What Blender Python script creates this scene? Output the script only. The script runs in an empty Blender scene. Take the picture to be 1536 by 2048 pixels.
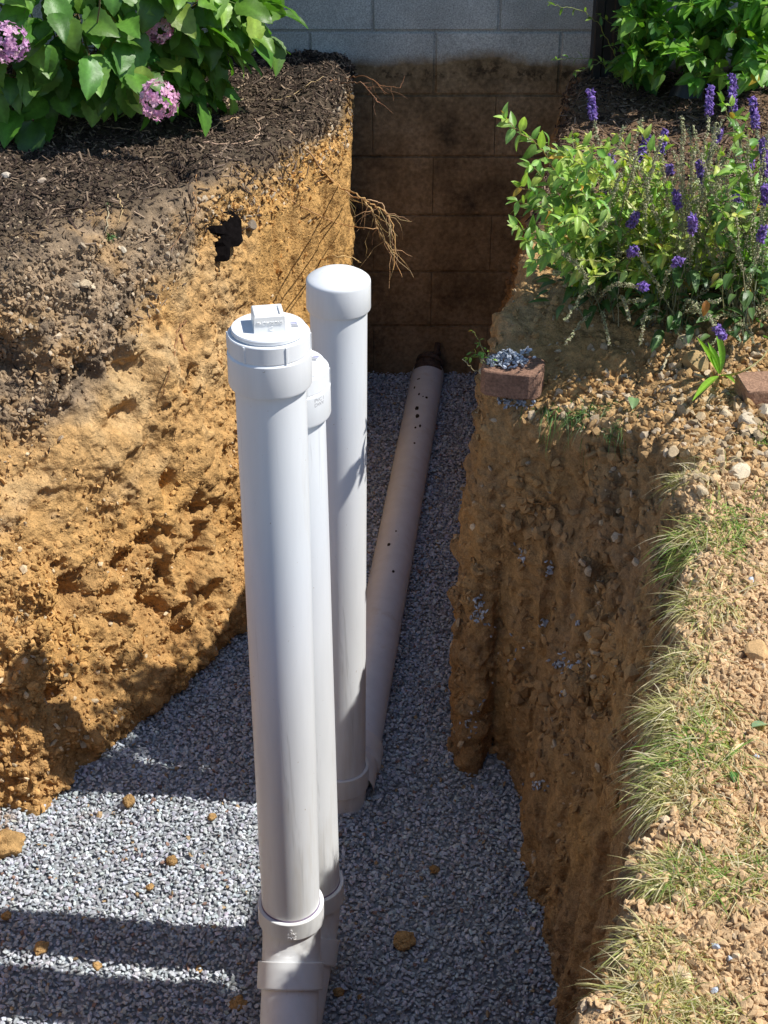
import bpy, math, random
import numpy as np
from mathutils import Vector, Matrix
from mathutils.bvhtree import BVHTree
R = math.radians
rng = np.random.default_rng(7)
random.seed(7)
sc = bpy.context.scene
col = sc.collection

# ------------------------------------------------------------------ camera, sky, sun
FPX = 3076.0; PITCH = R(31.1)
CP, SP = math.cos(PITCH), math.sin(PITCH)
cd = bpy.data.cameras.new('camera'); cam = bpy.data.objects.new('camera', cd); col.objects.link(cam)
cam.location = (0, 0, 0); cam.rotation_euler = (R(90) - PITCH, 0, 0)
cd.sensor_fit = 'HORIZONTAL'; cd.sensor_width = 36; cd.lens = FPX / 1536 * 36
cd.clip_start = 0.05; cd.clip_end = 3000
sc.camera = cam

SUN_EL, SUN_AZ = 54.0, -5.0          # azimuth from +X towards +Y
w = bpy.data.worlds.new('World'); sc.world = w; w.use_nodes = True
nt = w.node_tree; bg = nt.nodes['Background']
sky = nt.nodes.new('ShaderNodeTexSky'); sky.sky_type = 'NISHITA'; sky.sun_disc = False
sky.sun_elevation = R(SUN_EL); sky.sun_rotation = R(90 - SUN_AZ)
sky.ozone_density = 4.0; sky.dust_density = .5; nt.links.new(sky.outputs[0], bg.inputs[0]); bg.inputs[1].default_value = 0.115
sl = bpy.data.lights.new('sun', 'SUN'); sl.energy = 5.0; sl.angle = R(0.5); sl.color = (1.0, 0.965, 0.90)
so = bpy.data.objects.new('sun', sl); col.objects.link(so)
SV = Vector((math.cos(R(SUN_EL)) * math.cos(R(SUN_AZ)), math.cos(R(SUN_EL)) * math.sin(R(SUN_AZ)), math.sin(R(SUN_EL))))
so.rotation_euler = SV.to_track_quat('Z', 'Y').to_euler(); so.location = (3, 2, 4)
sc.view_settings.view_transform = 'Standard'; sc.view_settings.look = 'None'
sc.view_settings.exposure = 0.22; sc.view_settings.gamma = 1.0
sc.cycles.max_bounces = 6; sc.cycles.diffuse_bounces = 4

# ------------------------------------------------------------------ photo pixel -> world point
def ray(px, py):
    a = (px - 768) / FPX; u = -(py - 1024) / FPX
    return np.array([a, CP + u * SP, -SP + u * CP])
def P(px, py, h):
    d = ray(px, py); return d * (h / d[2])
def PY(px, py, Y):
    d = ray(px, py); return d * (Y / d[1])

# ------------------------------------------------------------------ numpy noise
_T = np.random.default_rng(99).random(64 ** 3).astype(np.float32)
def _hash(ix, iy, iz, s):
    return _T[(((ix + s * 7) & 63) << 12) | (((iy + s * 13) & 63) << 6) | ((iz + s * 29) & 63)]
def vnoise(p, s=0):
    p = np.asarray(p, np.float32)
    i = np.floor(p).astype(np.int32); f = p - i; f = f * f * (3 - 2 * f)
    i0, i1, i2 = i.T; r = 0
    X = [((i0 + d + s * 7) & 63) << 12 for d in (0, 1)]; Yk = [((i1 + d + s * 13) & 63) << 6 for d in (0, 1)]; Z = [(i2 + d + s * 29) & 63 for d in (0, 1)]
    fx, fy, fz = f.T
    for dx in (0, 1):
        for dy in (0, 1):
            k = X[dx] | Yk[dy]; a0 = _T[k | Z[0]]; a1 = _T[k | Z[1]]
            r = r + (a0 + (a1 - a0) * fz) * (fx if dx else 1 - fx) * (fy if dy else 1 - fy)
    return r * 2 - 1
def fbm(p, o=4, s=0, g=0.5):
    a = 1; r = 0; t = 0
    for k in range(o):
        r = r + a * vnoise(p * (2.03 ** k) + k * 17.3, s + k); t += a; a *= g
    return r / t
def ridged(p, o=3, s=0):
    a = 1; r = 0; t = 0
    for k in range(o):
        r = r + a * (1 - np.abs(vnoise(p * (2.07 ** k) + k * 11.1, s + k)) * 2); t += a; a *= .5
    return r / t
def worley(p, s=0):
    p = np.asarray(p, np.float32)
    i = np.floor(p).astype(np.int32); best = np.full(len(p), 9.0, np.float32); cid = np.zeros(len(p), np.int32)
    f = p - i; q = [f[:, k] for k in range(3)]
    for dx in (-1, 0, 1):
        for dy in (-1, 0, 1):
            for dz in (-1, 0, 1):
                k = (((i[:, 0] + dx + s) & 63) << 12) | (((i[:, 1] + dy + s) & 63) << 6) | ((i[:, 2] + dz + s) & 63)
                a = _T[k] + dx - q[0]; b = _T[k ^ 0x15555] + dy - q[1]; c = _T[k ^ 0x2AAAA] + dz - q[2]
                d = a * a + b * b + c * c; m = d < best
                best = np.where(m, d, best); cid = np.where(m, k, cid)
    return np.sqrt(best), _T[cid ^ 0x33333]
def sstep(a, b, x):
    t = np.clip((x - a) / (b - a), 0, 1); return t * t * (3 - 2 * t)

# ------------------------------------------------------------------ objects
def tag(o, label=None, cat=None, group=None, kind=None):
    if label: o['label'] = label
    if cat: o['category'] = cat
    if group: o['group'] = group
    if kind: o['kind'] = kind
    return o
def empty(name, loc, label, cat, group=None):
    o = bpy.data.objects.new(name, None); col.objects.link(o); o.location = Vector(loc); o.empty_display_size = .05
    return tag(o, label, cat, group)
class Acc:
    """collects arrays of verts / faces (one face size per chunk) and builds one mesh"""
    def __init__(s): s.v = []; s.f = []; s.c = []; s.n = 0
    def add(s, v, f, c=(1, 1, 1)):
        v = np.asarray(v, float).reshape(-1, 3); f = np.asarray(f, int)
        s.v.append(v); s.f.append(f + s.n)
        c = np.asarray(c, float)
        s.c.append(np.broadcast_to(c, (len(v), 3)) if c.ndim == 1 else c)
        s.n += len(v)
    def inst(s, tv, tf, M, T, c):
        """template verts tv, faces tf, matrices M (K,3,3), positions T (K,3), colours c (K,3)"""
        K = len(T)
        if K == 0: return
        v = np.einsum('kij,vj->kvi', M, tv) + T[:, None, :]
        f = (tf[None] + (np.arange(K) * len(tv))[:, None, None]).reshape(-1, tf.shape[1])
        s.add(v.reshape(-1, 3), f, np.repeat(c, len(tv), axis=0))
    def build(s, name, m, parent=None, smooth=False, sharp=None):
        V = np.concatenate(s.v) if s.v else np.zeros((0, 3)); me = bpy.data.meshes.new(name)
        if parent is not None: V = V - np.array(parent_origin(parent))
        me.vertices.add(len(V)); me.vertices.foreach_set('co', V.astype(np.float32).ravel())
        sizes = np.concatenate([np.full(len(f), f.shape[1]) for f in s.f]); idx = np.concatenate([f.ravel() for f in s.f])
        me.loops.add(len(idx)); me.loops.foreach_set('vertex_index', idx.astype(np.int32))
        me.polygons.add(len(sizes)); st = np.concatenate([[0], np.cumsum(sizes)[:-1]])
        me.polygons.foreach_set('loop_start', st.astype(np.int32))
        me.update(calc_edges=True)
        at = me.color_attributes.new('Col', 'FLOAT_COLOR', 'POINT')
        C = np.concatenate(s.c); at.data.foreach_set('color', np.c_[C, np.ones(len(C))].astype(np.float32).ravel())
        me.polygons.foreach_set('use_smooth', np.full(len(sizes), smooth)); me.validate(clean_customdata=False)
        if sharp is not None: me.set_sharp_from_angle(angle=R(sharp))
        me.materials.append(m)
        o = bpy.data.objects.new(name, me); col.objects.link(o)
        if parent is not None: o.parent = parent
        return o
def parent_origin(o):
    p = Vector(o.location)
    while o.parent: o = o.parent; p += Vector(o.location)
    return p

# ------------------------------------------------------------------ materials
def mat(name):
    m = bpy.data.materials.new(name); m.use_nodes = True; n = m.node_tree
    return m, n, n.nodes['Principled BSDF']
def N(n, t, **k):
    x = n.nodes.new(t)
    for a, b in k.items():
        if a in x.inputs.keys(): x.inputs[a].default_value = b
        else: setattr(x, a, b)
    return x
def mult_noise(n, colsock, scale, lo, hi, detail=6, coord=None, rough=.6):
    tx = N(n, 'ShaderNodeTexNoise', Scale=scale, Detail=detail, Roughness=rough)
    if coord: n.links.new(coord, tx.inputs['Vector'])
    mr = N(n, 'ShaderNodeMapRange'); mr.inputs[1].default_value = .3; mr.inputs[2].default_value = .7
    mr.inputs[3].default_value = lo; mr.inputs[4].default_value = hi
    n.links.new(tx.outputs['Fac'], mr.inputs[0])
    mx = N(n, 'ShaderNodeMix', data_type='RGBA', blend_type='MULTIPLY'); mx.inputs[0].default_value = 1
    n.links.new(colsock, mx.inputs[6]); n.links.new(mr.outputs[0], mx.inputs[7])
    return mx.outputs[2]
def bump(n, bs, specs, coord=None):
    prev = None
    for scale, strength, dist, detail in specs:
        tx = N(n, 'ShaderNodeTexNoise', Scale=scale, Detail=detail, Roughness=.65)
        if coord: n.links.new(coord, tx.inputs['Vector'])
        b = N(n, 'ShaderNodeBump', Strength=strength, Distance=dist)
        n.links.new(tx.outputs['Fac'], b.inputs['Height'])
        if prev: n.links.new(prev.outputs[0], b.inputs['Normal'])
        prev = b
    n.links.new(prev.outputs[0], bs.inputs['Normal'])
def attr_mat(name, rough=.95, noises=(), bumps=(), spec=.2):
    m, n, b = mat(name)
    at = N(n, 'ShaderNodeAttribute', attribute_name='Col'); tc = N(n, 'ShaderNodeTexCoord')
    c = at.outputs['Color']
    for s_, lo, hi in noises: c = mult_noise(n, c, s_, lo, hi, coord=tc.outputs['Object'])
    n.links.new(c, b.inputs['Base Color']); b.inputs['Roughness'].default_value = rough
    b.inputs['Specular IOR Level'].default_value = spec
    if bumps: bump(n, b, bumps, tc.outputs['Object'])
    return m
def soil_mat():
    m = attr_mat('soil', .97, [(60, .72, 1.22), (320, .75, 1.2)], [(80, .6, .011, 8), (330, .6, .004, 5)]); n = m.node_tree; b = n.nodes['Principled BSDF']
    old = b.inputs['Normal'].links[0].from_socket; tc = N(n, 'ShaderNodeTexCoord'); dn = N(n, 'ShaderNodeTexNoise', Scale=90, Detail=3); ad = N(n, 'ShaderNodeMixRGB', blend_type='ADD'); ad.inputs[0].default_value = .012
    n.links.new(tc.outputs['Object'], dn.inputs['Vector']); n.links.new(tc.outputs['Object'], ad.inputs[1]); n.links.new(dn.outputs['Color'], ad.inputs[2])
    for sc_, st, ds in ((105, .45, .006), (210, .4, .003)):
        vo = N(n, 'ShaderNodeTexVoronoi', Scale=sc_); n.links.new(ad.outputs[0], vo.inputs['Vector']); iv = N(n, 'ShaderNodeMath', operation='SUBTRACT'); iv.inputs[0].default_value = 1; n.links.new(vo.outputs['Distance'], iv.inputs[1])
        bp = N(n, 'ShaderNodeBump', Strength=st, Distance=ds); n.links.new(iv.outputs[0], bp.inputs['Height']); n.links.new(old, bp.inputs['Normal']); old = bp.outputs[0]
    n.links.new(old, b.inputs['Normal']); return m
M_soil = soil_mat()
M_crumb = attr_mat('soil_crumb', .95, [(300, .75, 1.2)], [(500, .5, .003, 3)])
M_gravel = attr_mat('gravel', .8, [(260, .8, 1.18)], [(600, .35, .002, 3)], .3)
M_mulch = attr_mat('mulch', .95, [(400, .6, 1.3)], [(500, .5, .003, 3)])
M_wood = attr_mat('root_bark', .85, [(250, .7, 1.2)], [(400, .5, .002, 3)])
M_paint = attr_mat('print_ink', .6)
def leaf_mat(name, rough, trans, spec=.5, noise=(90, .8, 1.15)):
    m, n, b = mat(name)
    at = N(n, 'ShaderNodeAttribute', attribute_name='Col'); tc = N(n, 'ShaderNodeTexCoord')
    c = mult_noise(n, at.outputs['Color'], noise[0], noise[1], noise[2], coord=tc.outputs['Object'])
    n.links.new(c, b.inputs['Base Color']); b.inputs['Roughness'].default_value = rough
    b.inputs['Specular IOR Level'].default_value = spec
    tr = N(n, 'ShaderNodeBsdfTranslucent'); br = N(n, 'ShaderNodeMix', data_type='RGBA', blend_type='MULTIPLY')
    br.inputs[0].default_value = 1; br.inputs[7].default_value = (1.5, 1.7, .6, 1)
    n.links.new(c, br.inputs[6]); n.links.new(br.outputs[2], tr.inputs[0])
    mx = N(n, 'ShaderNodeMixShader'); mx.inputs[0].default_value = trans
    n.links.new(b.outputs[0], mx.inputs[1]); n.links.new(tr.outputs[0], mx.inputs[2])
    n.links.new(mx.outputs[0], n.nodes['Material Output'].inputs[0])
    bump(n, b, [(120, .25, .003, 4)], tc.outputs['Object'])
    return m
M_leaf = leaf_mat('leaf', .42, .3)
M_grass = leaf_mat('grass_blade', .6, .3, .3)
M_petal = leaf_mat('petal', .6, .3, .3)
def petal_fix(m):
    for x in m.node_tree.nodes:
        if x.type == 'MIX' and x.blend_type == 'MULTIPLY' and not x.inputs[7].is_linked: x.inputs[7].default_value = (1.1, 1.0, 1.1, 1)
petal_fix(M_petal)

def pvc_mat():
    m, n, b = mat('white_pvc'); tc = N(n, 'ShaderNodeTexCoord'); geo = N(n, 'ShaderNodeNewGeometry')
    rgb = N(n, 'ShaderNodeAttribute', attribute_name='Col')
    # faint vertical scuffs and dust, soft
    mp = N(n, 'ShaderNodeMapping'); mp.inputs['Scale'].default_value = (1, 1, .12)
    n.links.new(tc.outputs['Object'], mp.inputs[0])
    c = mult_noise(n, rgb.outputs['Color'], 24, .93, 1.04, coord=mp.outputs[0])
    sp = N(n, 'ShaderNodeTexNoise', Scale=170, Detail=2); n.links.new(tc.outputs['Object'], sp.inputs['Vector'])
    rp = N(n, 'ShaderNodeMapRange'); rp.inputs[1].default_value = .75; rp.inputs[2].default_value = .81
    n.links.new(sp.outputs['Fac'], rp.inputs[0])
    mx = N(n, 'ShaderNodeMix', data_type='RGBA'); mx.inputs[7].default_value = (.38, .30, .20, 1)
    n.links.new(rp.outputs[0], mx.inputs[0]); n.links.new(c, mx.inputs[6])
    # smears of dirt
    d = N(n, 'ShaderNodeTexNoise', Scale=9, Detail=5, Roughness=.7); n.links.new(mp.outputs[0], d.inputs['Vector'])
    dr = N(n, 'ShaderNodeMapRange'); dr.inputs[1].default_value = .56; dr.inputs[2].default_value = .74; dr.inputs[4].default_value = .55
    n.links.new(d.outputs['Fac'], dr.inputs[0])
    m2 = N(n, 'ShaderNodeMix', data_type='RGBA'); m2.inputs[7].default_value = (.52, .46, .36, 1)
    n.links.new(dr.outputs[0], m2.inputs[0]); n.links.new(mx.outputs[2], m2.inputs[6])
    ms = N(n, 'ShaderNodeMapping'); ms.inputs['Scale'].default_value = (1, 1, .035); n.links.new(tc.outputs['Object'], ms.inputs[0])
    sn = N(n, 'ShaderNodeTexNoise', Scale=48, Detail=4, Roughness=.75, Distortion=.6); n.links.new(ms.outputs[0], sn.inputs['Vector'])
    sr = N(n, 'ShaderNodeMapRange'); sr.inputs[1].default_value = .62; sr.inputs[2].default_value = .72; sr.inputs[4].default_value = .45; n.links.new(sn.outputs['Fac'], sr.inputs[0])
    m3 = N(n, 'ShaderNodeMix', data_type='RGBA'); m3.inputs[7].default_value = (.42, .42, .43, 1)
    n.links.new(sr.outputs[0], m3.inputs[0]); n.links.new(m2.outputs[2], m3.inputs[6]); n.links.new(m3.outputs[2], b.inputs['Base Color'])
    b.inputs['Roughness'].default_value = .38; b.inputs['Specular IOR Level'].default_value = .4
    bump(n, b, [(300, .04, .001, 3)], tc.outputs['Object'])
    return m
M_pvc = pvc_mat()

# ------------------------------------------------------------------ ground shape
def G(x, y):
    p = np.stack([x * 1.0, y * 1.0, np.zeros_like(x)], 1)
    g = -1.30 - .05 * sstep(-.2, .35, x)
    g = g + .02 * fbm(p * 2.5, 3, 5)
    g = g - .05 * sstep(2.6, 2.0, y) * (x > 0) - .12 * np.exp(-((x - .34) ** 2 / .10 + (y - 2.82) ** 2 / .09))
    g = g + .05 * np.exp(-((x - .75) ** 2 + (y - 3.15) ** 2) / .12)
    g = g + .03 * sstep(-.9, -1.4, x)
    return g
def F(x, y):
    f = np.interp(y, [1.9, 2.1, 2.36, 2.8, 5.0], [-2.60, -2.585, -2.52, -2.49, -2.435])
    p = np.stack([x, y, np.zeros_like(x)], 1)
    f = f + .014 * fbm(p * 4, 3, 31)
    f = f + .05 * np.exp(-((x - .27) ** 2 + (y - 2.95) ** 2) / .004) + .035 * np.exp(-((x + .66) ** 2 + (y - 2.9) ** 2) / .01)
    return f
# station: base(x,y), rim(x,y)
ST = [((.36, 5.4), (.62, 5.4)), ((.35, 5.0), (.60, 4.9)), ((.33, 4.46), (.48, 4.2)), ((.25, 3.7), (.36, 3.6)),
      ((.20, 3.2), (.29, 3.2)), ((.165, 2.97), (.235, 3.06)), ((.172, 2.90), (.195, 2.93)), ((.215, 2.87), (.25, 2.87)), ((.265, 2.95), (.335, 2.82)),
      ((.32, 2.84), (.42, 2.75)), ((.315, 2.62), (.50, 2.65)), ((.345, 2.36), (.535, 2.42)), ((.37, 2.12), (.51, 2.18)),
      ((.36, 1.8), (.435, 1.88)), ((.34, 1.5), (.35, 1.56)), ((.30, 1.25), (.26, 1.28)), ((.20, 1.12), (.15, 1.06)),
      ((-.3, 1.08), (-.3, .95)), ((-1.1, 1.1), (-1.1, 1.0)), ((-1.35, 1.4), (-1.42, 1.4)), ((-1.36, 2.2), (-1.45, 2.4)),
      ((-1.2, 2.55), (-1.32, 2.95)), ((-1.02, 2.68), (-1.08, 3.12)), ((-.90, 2.77), (-.90, 3.24)), ((-.82, 2.74), (-.82, 3.3)), ((-.75, 2.86), (-.74, 3.38)), ((-.66, 3.05), (-.64, 3.5)),
      ((-.55, 3.24), (-.50, 3.66)), ((-.43, 3.46), (-.40, 3.82)), ((-.37, 3.72), (-.29, 4.08)), ((-.28, 4.1), (-.20, 4.32)),
      ((-.17, 4.5), (-.13, 4.62)), ((-.10, 4.85), (-.11, 4.9)), ((-.10, 5.4), (-.11, 5.4))]
def polydist(poly, X, Y):
    """signed distance to polygon, negative inside"""
    d = np.full(X.shape, 1e9); ins = np.zeros(X.shape, bool); n = len(poly)
    for i in range(n):
        ax, ay = poly[i]; bx, by = poly[(i + 1) % n]
        ex, ey = bx - ax, by - ay; t = np.clip(((X - ax) * ex + (Y - ay) * ey) / (ex * ex + ey * ey), 0, 1)
        d = np.minimum(d, np.hypot(X - ax - t * ex, Y - ay - t * ey))
        c = ((ay > Y) != (by > Y)) & (X < (bx - ax) * (Y - ay) / ((by - ay) if by != ay else 1e-9) + ax); ins ^= c
    return np.where(ins, -d, d)
BASE = [s[0] for s in ST]; RIM = [s[1] for s in ST]

def surface_nets():
    h = .0095
    x = np.arange(-1.55, 1.25, h); y = np.arange(.86, 5.16, h); z = np.arange(-2.62, -1.18, h)
    X, Y = np.meshgrid(x, y, indexing='ij')
    db = polydist(BASE, X, Y); dr = polydist(RIM, X, Y)
    Gx = G(X.ravel(), Y.ravel()).reshape(X.shape); Fx = F(X.ravel(), Y.ravel()).reshape(X.shape) - .02
    q = np.stack([X.ravel(), Y.ravel(), np.zeros(X.size)], 1)
    left = X < -.05
    # wall offset noise in plan: grooves of the bucket teeth on the right, lumps on the left
    groove = ridged(np.stack([q[:, 0] * 11, q[:, 1] * 11, q[:, 2]], 1), 2, 3).reshape(X.shape)
    rtooth = (np.abs(((X * .5 - Y) * 9.0) % 1 - .5) * 2)
    off_r = .022 * groove + .022 * np.clip(rtooth * 1.6 - .3, 0, 1) - .02
    lump = fbm(q * 3.2, 3, 77).reshape(X.shape)
    phi = np.empty((len(x), len(y), len(z)), np.float32)
    for k, zz in enumerate(z):
        t = np.clip((zz - Fx) / (Gx - Fx), 0, 1)
        tl = np.where(left, t ** 1.25, t)                       # left bank steeper low down
        d = db * (1 - tl) + dr * tl
        amp = np.where(left, .05 * np.sin(t * 3.1), 0)
        d = d - amp * lump + np.where(left, 0, off_r * np.clip(1.15 - np.abs(t - .5) * 1.1, .3, 1))
        d = d + np.where(left & (Y > 2.9) & (Y < 3.8), .045 * np.exp(-((t - .07) / .07) ** 2), 0)      # undercut at the foot
        air = -d                                                 # >0 inside pit
        k_ = .055
        a = np.minimum(air, zz - Fx)                             # >0 = open pit above floor
        b = zz - Gx
        hh = np.maximum(k_ - np.abs(a - b), 0) / k_
        phi[:, :, k] = np.maximum(a, b) + hh * hh * k_ * .25
    s = phi > 0
    nx, ny, nz = s.shape
    c = s[:-1, :-1, :-1].astype(np.int8)
    tot = np.zeros((nx - 1, ny - 1, nz - 1), np.int8)
    for a in (0, 1):
        for b in (0, 1):
            for d in (0, 1): tot += s[a:nx - 1 + a, b:ny - 1 + b, d:nz - 1 + d]
    act = (tot > 0) & (tot < 8)
    I = np.argwhere(act); idx = np.full(act.shape, -1, np.int32); idx[act] = np.arange(len(I))
    acc = np.zeros((len(I), 3)); cnt = np.zeros(len(I))
    corners = [(a, b, d) for a in (0, 1) for b in (0, 1) for d in (0, 1)]
    for c0 in corners:
        for ax in range(3):
            if c0[ax]: continue
            c1 = list(c0); c1[ax] = 1
            p0 = phi[I[:, 0] + c0[0], I[:, 1] + c0[1], I[:, 2] + c0[2]]; p1 = phi[I[:, 0] + c1[0], I[:, 1] + c1[1], I[:, 2] + c1[2]]
            m = (p0 > 0) != (p1 > 0); t = np.where(m, p0 / np.where(m, p0 - p1, 1), 0)
            pt = np.array(c0, float) + t[:, None] * np.eye(3)[ax]
            acc += np.where(m[:, None], pt, 0); cnt += m
    V = (I + acc / cnt[:, None]) * h + np.array([x[0], y[0], z[0]])
    faces = []
    for ax in range(3):
        o = [1, 1, 1]; o[ax] = 0
        sl0 = [slice(1, n - 1) for n in s.shape]; sl1 = list(sl0)
        sl0[ax] = slice(0, s.shape[ax] - 1); sl1[ax] = slice(1, s.shape[ax])
        a = s[tuple(sl0)]; b = s[tuple(sl1)]
        E = np.argwhere(a != b); sg = a[tuple(E.T)]
        E = E.copy()
        for k in range(3):
            if k != ax: E[:, k] += 1
        u, v = [(1, 2), (2, 0), (0, 1)][ax]
        def cell(du, dv):
            q = E.copy(); q[:, u] -= du; q[:, v] -= dv; return idx[q[:, 0], q[:, 1], q[:, 2]]
        qd = np.stack([cell(1, 1), cell(0, 1), cell(0, 0), cell(1, 0)], 1)
        qd[sg] = qd[sg][:, ::-1]
        faces.append(qd)
    Fc = np.concatenate(faces); Fc = Fc[(Fc >= 0).all(1)]
    return V, Fc
def subdiv(V, Q):
    n = len(V); e = np.sort(np.stack([Q, np.roll(Q, -1, 1)], 2).reshape(-1, 2), 1)
    key = e[:, 0].astype(np.int64) * n + e[:, 1]; u, inv = np.unique(key, return_inverse=True)
    mid = (V[u // n] + V[u % n]) / 2; ei = inv.reshape(-1, 4) + n
    cen = V[Q].mean(1); ci = np.arange(len(Q)) + n + len(mid)
    V2 = np.concatenate([V, mid, cen])
    qs = [np.stack([Q[:, i], ei[:, i], ci, ei[:, i - 1]], 1) for i in range(4)]
    return V2, np.concatenate(qs)
def vnormals(V, Q):
    fn = np.cross(V[Q[:, 2]] - V[Q[:, 0]], V[Q[:, 3]] - V[Q[:, 1]])
    nn = np.zeros_like(V)
    for i in range(4): 
        for k in range(3): nn[:, k] += np.bincount(Q[:, i], fn[:, k], len(V))
    return nn / (np.linalg.norm(nn, axis=1, keepdims=True) + 1e-12)
def smooth(V, Q, it=2):
    for _ in range(it):
        s = np.zeros_like(V); c = np.zeros(len(V))
        for i in range(4):
            for j in ((i + 1) % 4, (i + 3) % 4):
                for k in range(3): s[:, k] += np.bincount(Q[:, i], V[Q[:, j], k], len(V))
                c += np.bincount(Q[:, i], minlength=len(V))
        V = .5 * V + .5 * s / c[:, None]
    return V

V0, Q0 = surface_nets()
V0 = smooth(V0, Q0, 3)
n0 = vnormals(V0, Q0)
# orientation check: ground plateau must face up
if n0[V0[:, 2] > -1.4][:, 2].mean() < 0: Q0 = Q0[:, ::-1].copy(); n0 = -n0
tree0 = BVHTree.FromPolygons([tuple(v) for v in V0[::1]], [tuple(int(i) for i in f) for f in Q0])
def hit0(px, py):
    d = Vector(ray(px, py)).normalized(); r = tree0.ray_cast(Vector((0, 0, 0)), d)
    return None if r[0] is None else np.array(r[0])
# dents and lumps seen on the banks: (px, py, radius along x px, radius y px, amplitude m)
DENT = [(45, 735, 60, 38, -0.090), (90, 735, 38, 50, 0.060), (165, 745, 32, 30, -0.050), (260, 735, 38, 32, -0.050), (262, 700, 22, 20, 0.040),
        (320, 740, 40, 50, 0.030), (245, 835, 32, 20, -0.045), (345, 970, 16, 26, -0.050), (400, 1040, 16, 45, -0.050), (145, 1190, 28, 34, -0.070), (215, 1190, 20, 16, -0.040),
        (300, 1090, 35, 20, -0.050), (250, 1125, 30, 16, -0.045), (330, 1150, 20, 30, -0.050), (390, 1110, 40, 26, -0.050), (300, 1220, 42, 26, -0.080), (250, 1230, 22, 30, 0.050),
        (230, 1330, 16, 40, -0.040), (115, 1390, 18, 16, -0.050), (60, 1180, 40, 50, 0.030), (420, 1190, 30, 30, -0.050), (370, 1260, 26, 40, -0.050), (480, 1040, 10, 80, 0.030),
        (400, 960, 60, 90, 0.020), (170, 900, 90, 60, 0.030), (340, 350, 40, 18, -0.050), (110, 420, 30, 30, -0.030), (230, 480, 25, 30, -0.020),
        (1340, 1105, 42, 32, -0.054), (1320, 950, 26, 56, -0.072), (1225, 925, 28, 36, -0.036), (1165, 1175, 60, 48, 0.024), (1150, 1105, 40, 32, 0.012), (1170, 1370, 42, 28.8, 0.030),
        (1120, 1390, 16, 48, -0.018), (1195, 1560, 14, 144, -0.021), (1160, 1000, 26, 72, -0.027), (1090, 1120, 18, 144, 0.018), (1250, 1190, 20, 48, -0.030), (1230, 1090, 22, 56, 0.012),
        (1060, 1300, 10, 160, -0.015), (1110, 1510, 40, 32, 0.018), (1190, 1830, 10, 88, -0.018), (1250, 1500, 60, 160, 0.012), (1060, 1700, 20, 24, -0.018),
        (1290, 1790, 22, 20.8, -0.030), (1130, 640, 120, 48, 0.021), (1000, 1000, 60, 96, 0.012), (1030, 1180, 40, 96, 0.012), (1230, 1230, 10, 24, -0.018)]
V, Q = subdiv(V0, Q0)
nn = vnormals(V, Q)
X_, Y_, Z_ = V.T
zc = Y_ * CP - Z_ * SP
PXv = 768 + X_ / zc * FPX; PYv = 1024 - (Z_ * CP + Y_ * SP) / zc * FPX       # used only to find which wall patch a dent belongs to
disp = np.zeros(len(V)); WOB = np.clip(fbm(V * 26, 3, 8) * 1.5, -.9, 1)
for px, py, rx, ry, a in DENT:
    c = hit0(px, py)
    if c is None: continue
    k = c[1] * CP - c[2] * SP; r_h = rx * k / FPX; r_v = ry * k / FPX / .8
    dv = V - c; near = (np.abs(dv) < .8).all(1)
    hx = np.hypot(dv[:, 0], dv[:, 1]); d2 = (hx / max(r_h, .012) / 1.2) ** 2 + (dv[:, 2] / max(r_v, .012)) ** 2
    wob = 1 + .9 * WOB
    disp += np.where(near, a * np.exp(-(d2 * wob) ** 1.6 * .9), 0)
steep = 1 - np.clip(nn[:, 2], 0, 1)
lf = (X_ < -.05)
right = ~lf
wallm = sstep(.15, .6, steep)
big = fbm(V * 7, 4, 11); mid = fbm(V * 22, 4, 12); fine = fbm(V * 70, 3, 13)
wd, wid = worley(V * 17, 40); wd2, wid2 = worley(V * 48, 50)
clod = np.clip(.75 - wd, 0, 1) ; clod2 = np.clip(.75 - wd2, 0, 1)
vert = ridged(np.stack([X_ * 26, Y_ * 26, Z_ * 3.0], 1), 3, 21)            # vertical scrape marks
depth = G(X_, Y_) - Z_
lowband = sstep(.55, .85, depth + .1 * big)
scrL = sstep(-.42, -.30, X_ + .05 * big)          # trench side of the left bank is scraped smooth
coarse = sstep(-.15, .35, fbm(V * 4.5, 2, 95)); dL = .028 * big + .016 * mid + (.004 + .004 * coarse) * fine + .008 * coarse * ridged(V * 24, 2, 66) + (.010 + .016 * coarse + .03 * lowband) * (clod - .2) * (wid > .45) + (.002 + .006 * coarse) * (clod2 - .2) * (wid2 > .3)
dL = dL * (1 - .45 * scrL) + scrL * .015 * vert + lowband * .022 * ridged(V * 14, 3, 61) - .012 * lowband
rough_r = sstep(.25, .8, fbm(np.stack([X_ * 5, Y_ * 5, Z_ * 2], 1), 2, 90) * .9 + .5) 
scrR = sstep(.15, -.15, Y_ - 2.2 + .25 * big) ; rough_r = rough_r * (1 - .75 * scrR); streak = fbm(np.stack([X_ * 55, Y_ * 55, Z_ * 2.2], 1), 3, 33); dR = (.016 * big + .012 * mid) * (1 - .5 * scrR) + .005 * fine + .006 * streak * (.4 + scrR) + (.15 + rough_r) * (.042 * (clod - .2) * (wid > .5) + .006 * (clod2 - .2)) + .006 * vert * (1.1 - rough_r) - .008 * np.clip(ridged(np.stack([X_ * 9, Y_ * 9, Z_ * 5], 1), 3, 71) - .45, 0, 1) * 2
top = (1 - wallm)
dT = .022 * fbm(V * 6, 3, 301) * lf + .014 * mid + .006 * fine + .008 * (clod2 - .15) * (wid2 > .25) + .010 * (clod - .2) * (wid > .6)
flat_floor = (Z_ < F(X_, Y_) + .02)
disp = disp + np.where(flat_floor, 0, np.where(top > .99, dT, (np.where(lf, dL, dR)) * wallm + dT * top))
V = V + nn * disp[:, None]
nn = vnormals(V, Q)
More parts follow.
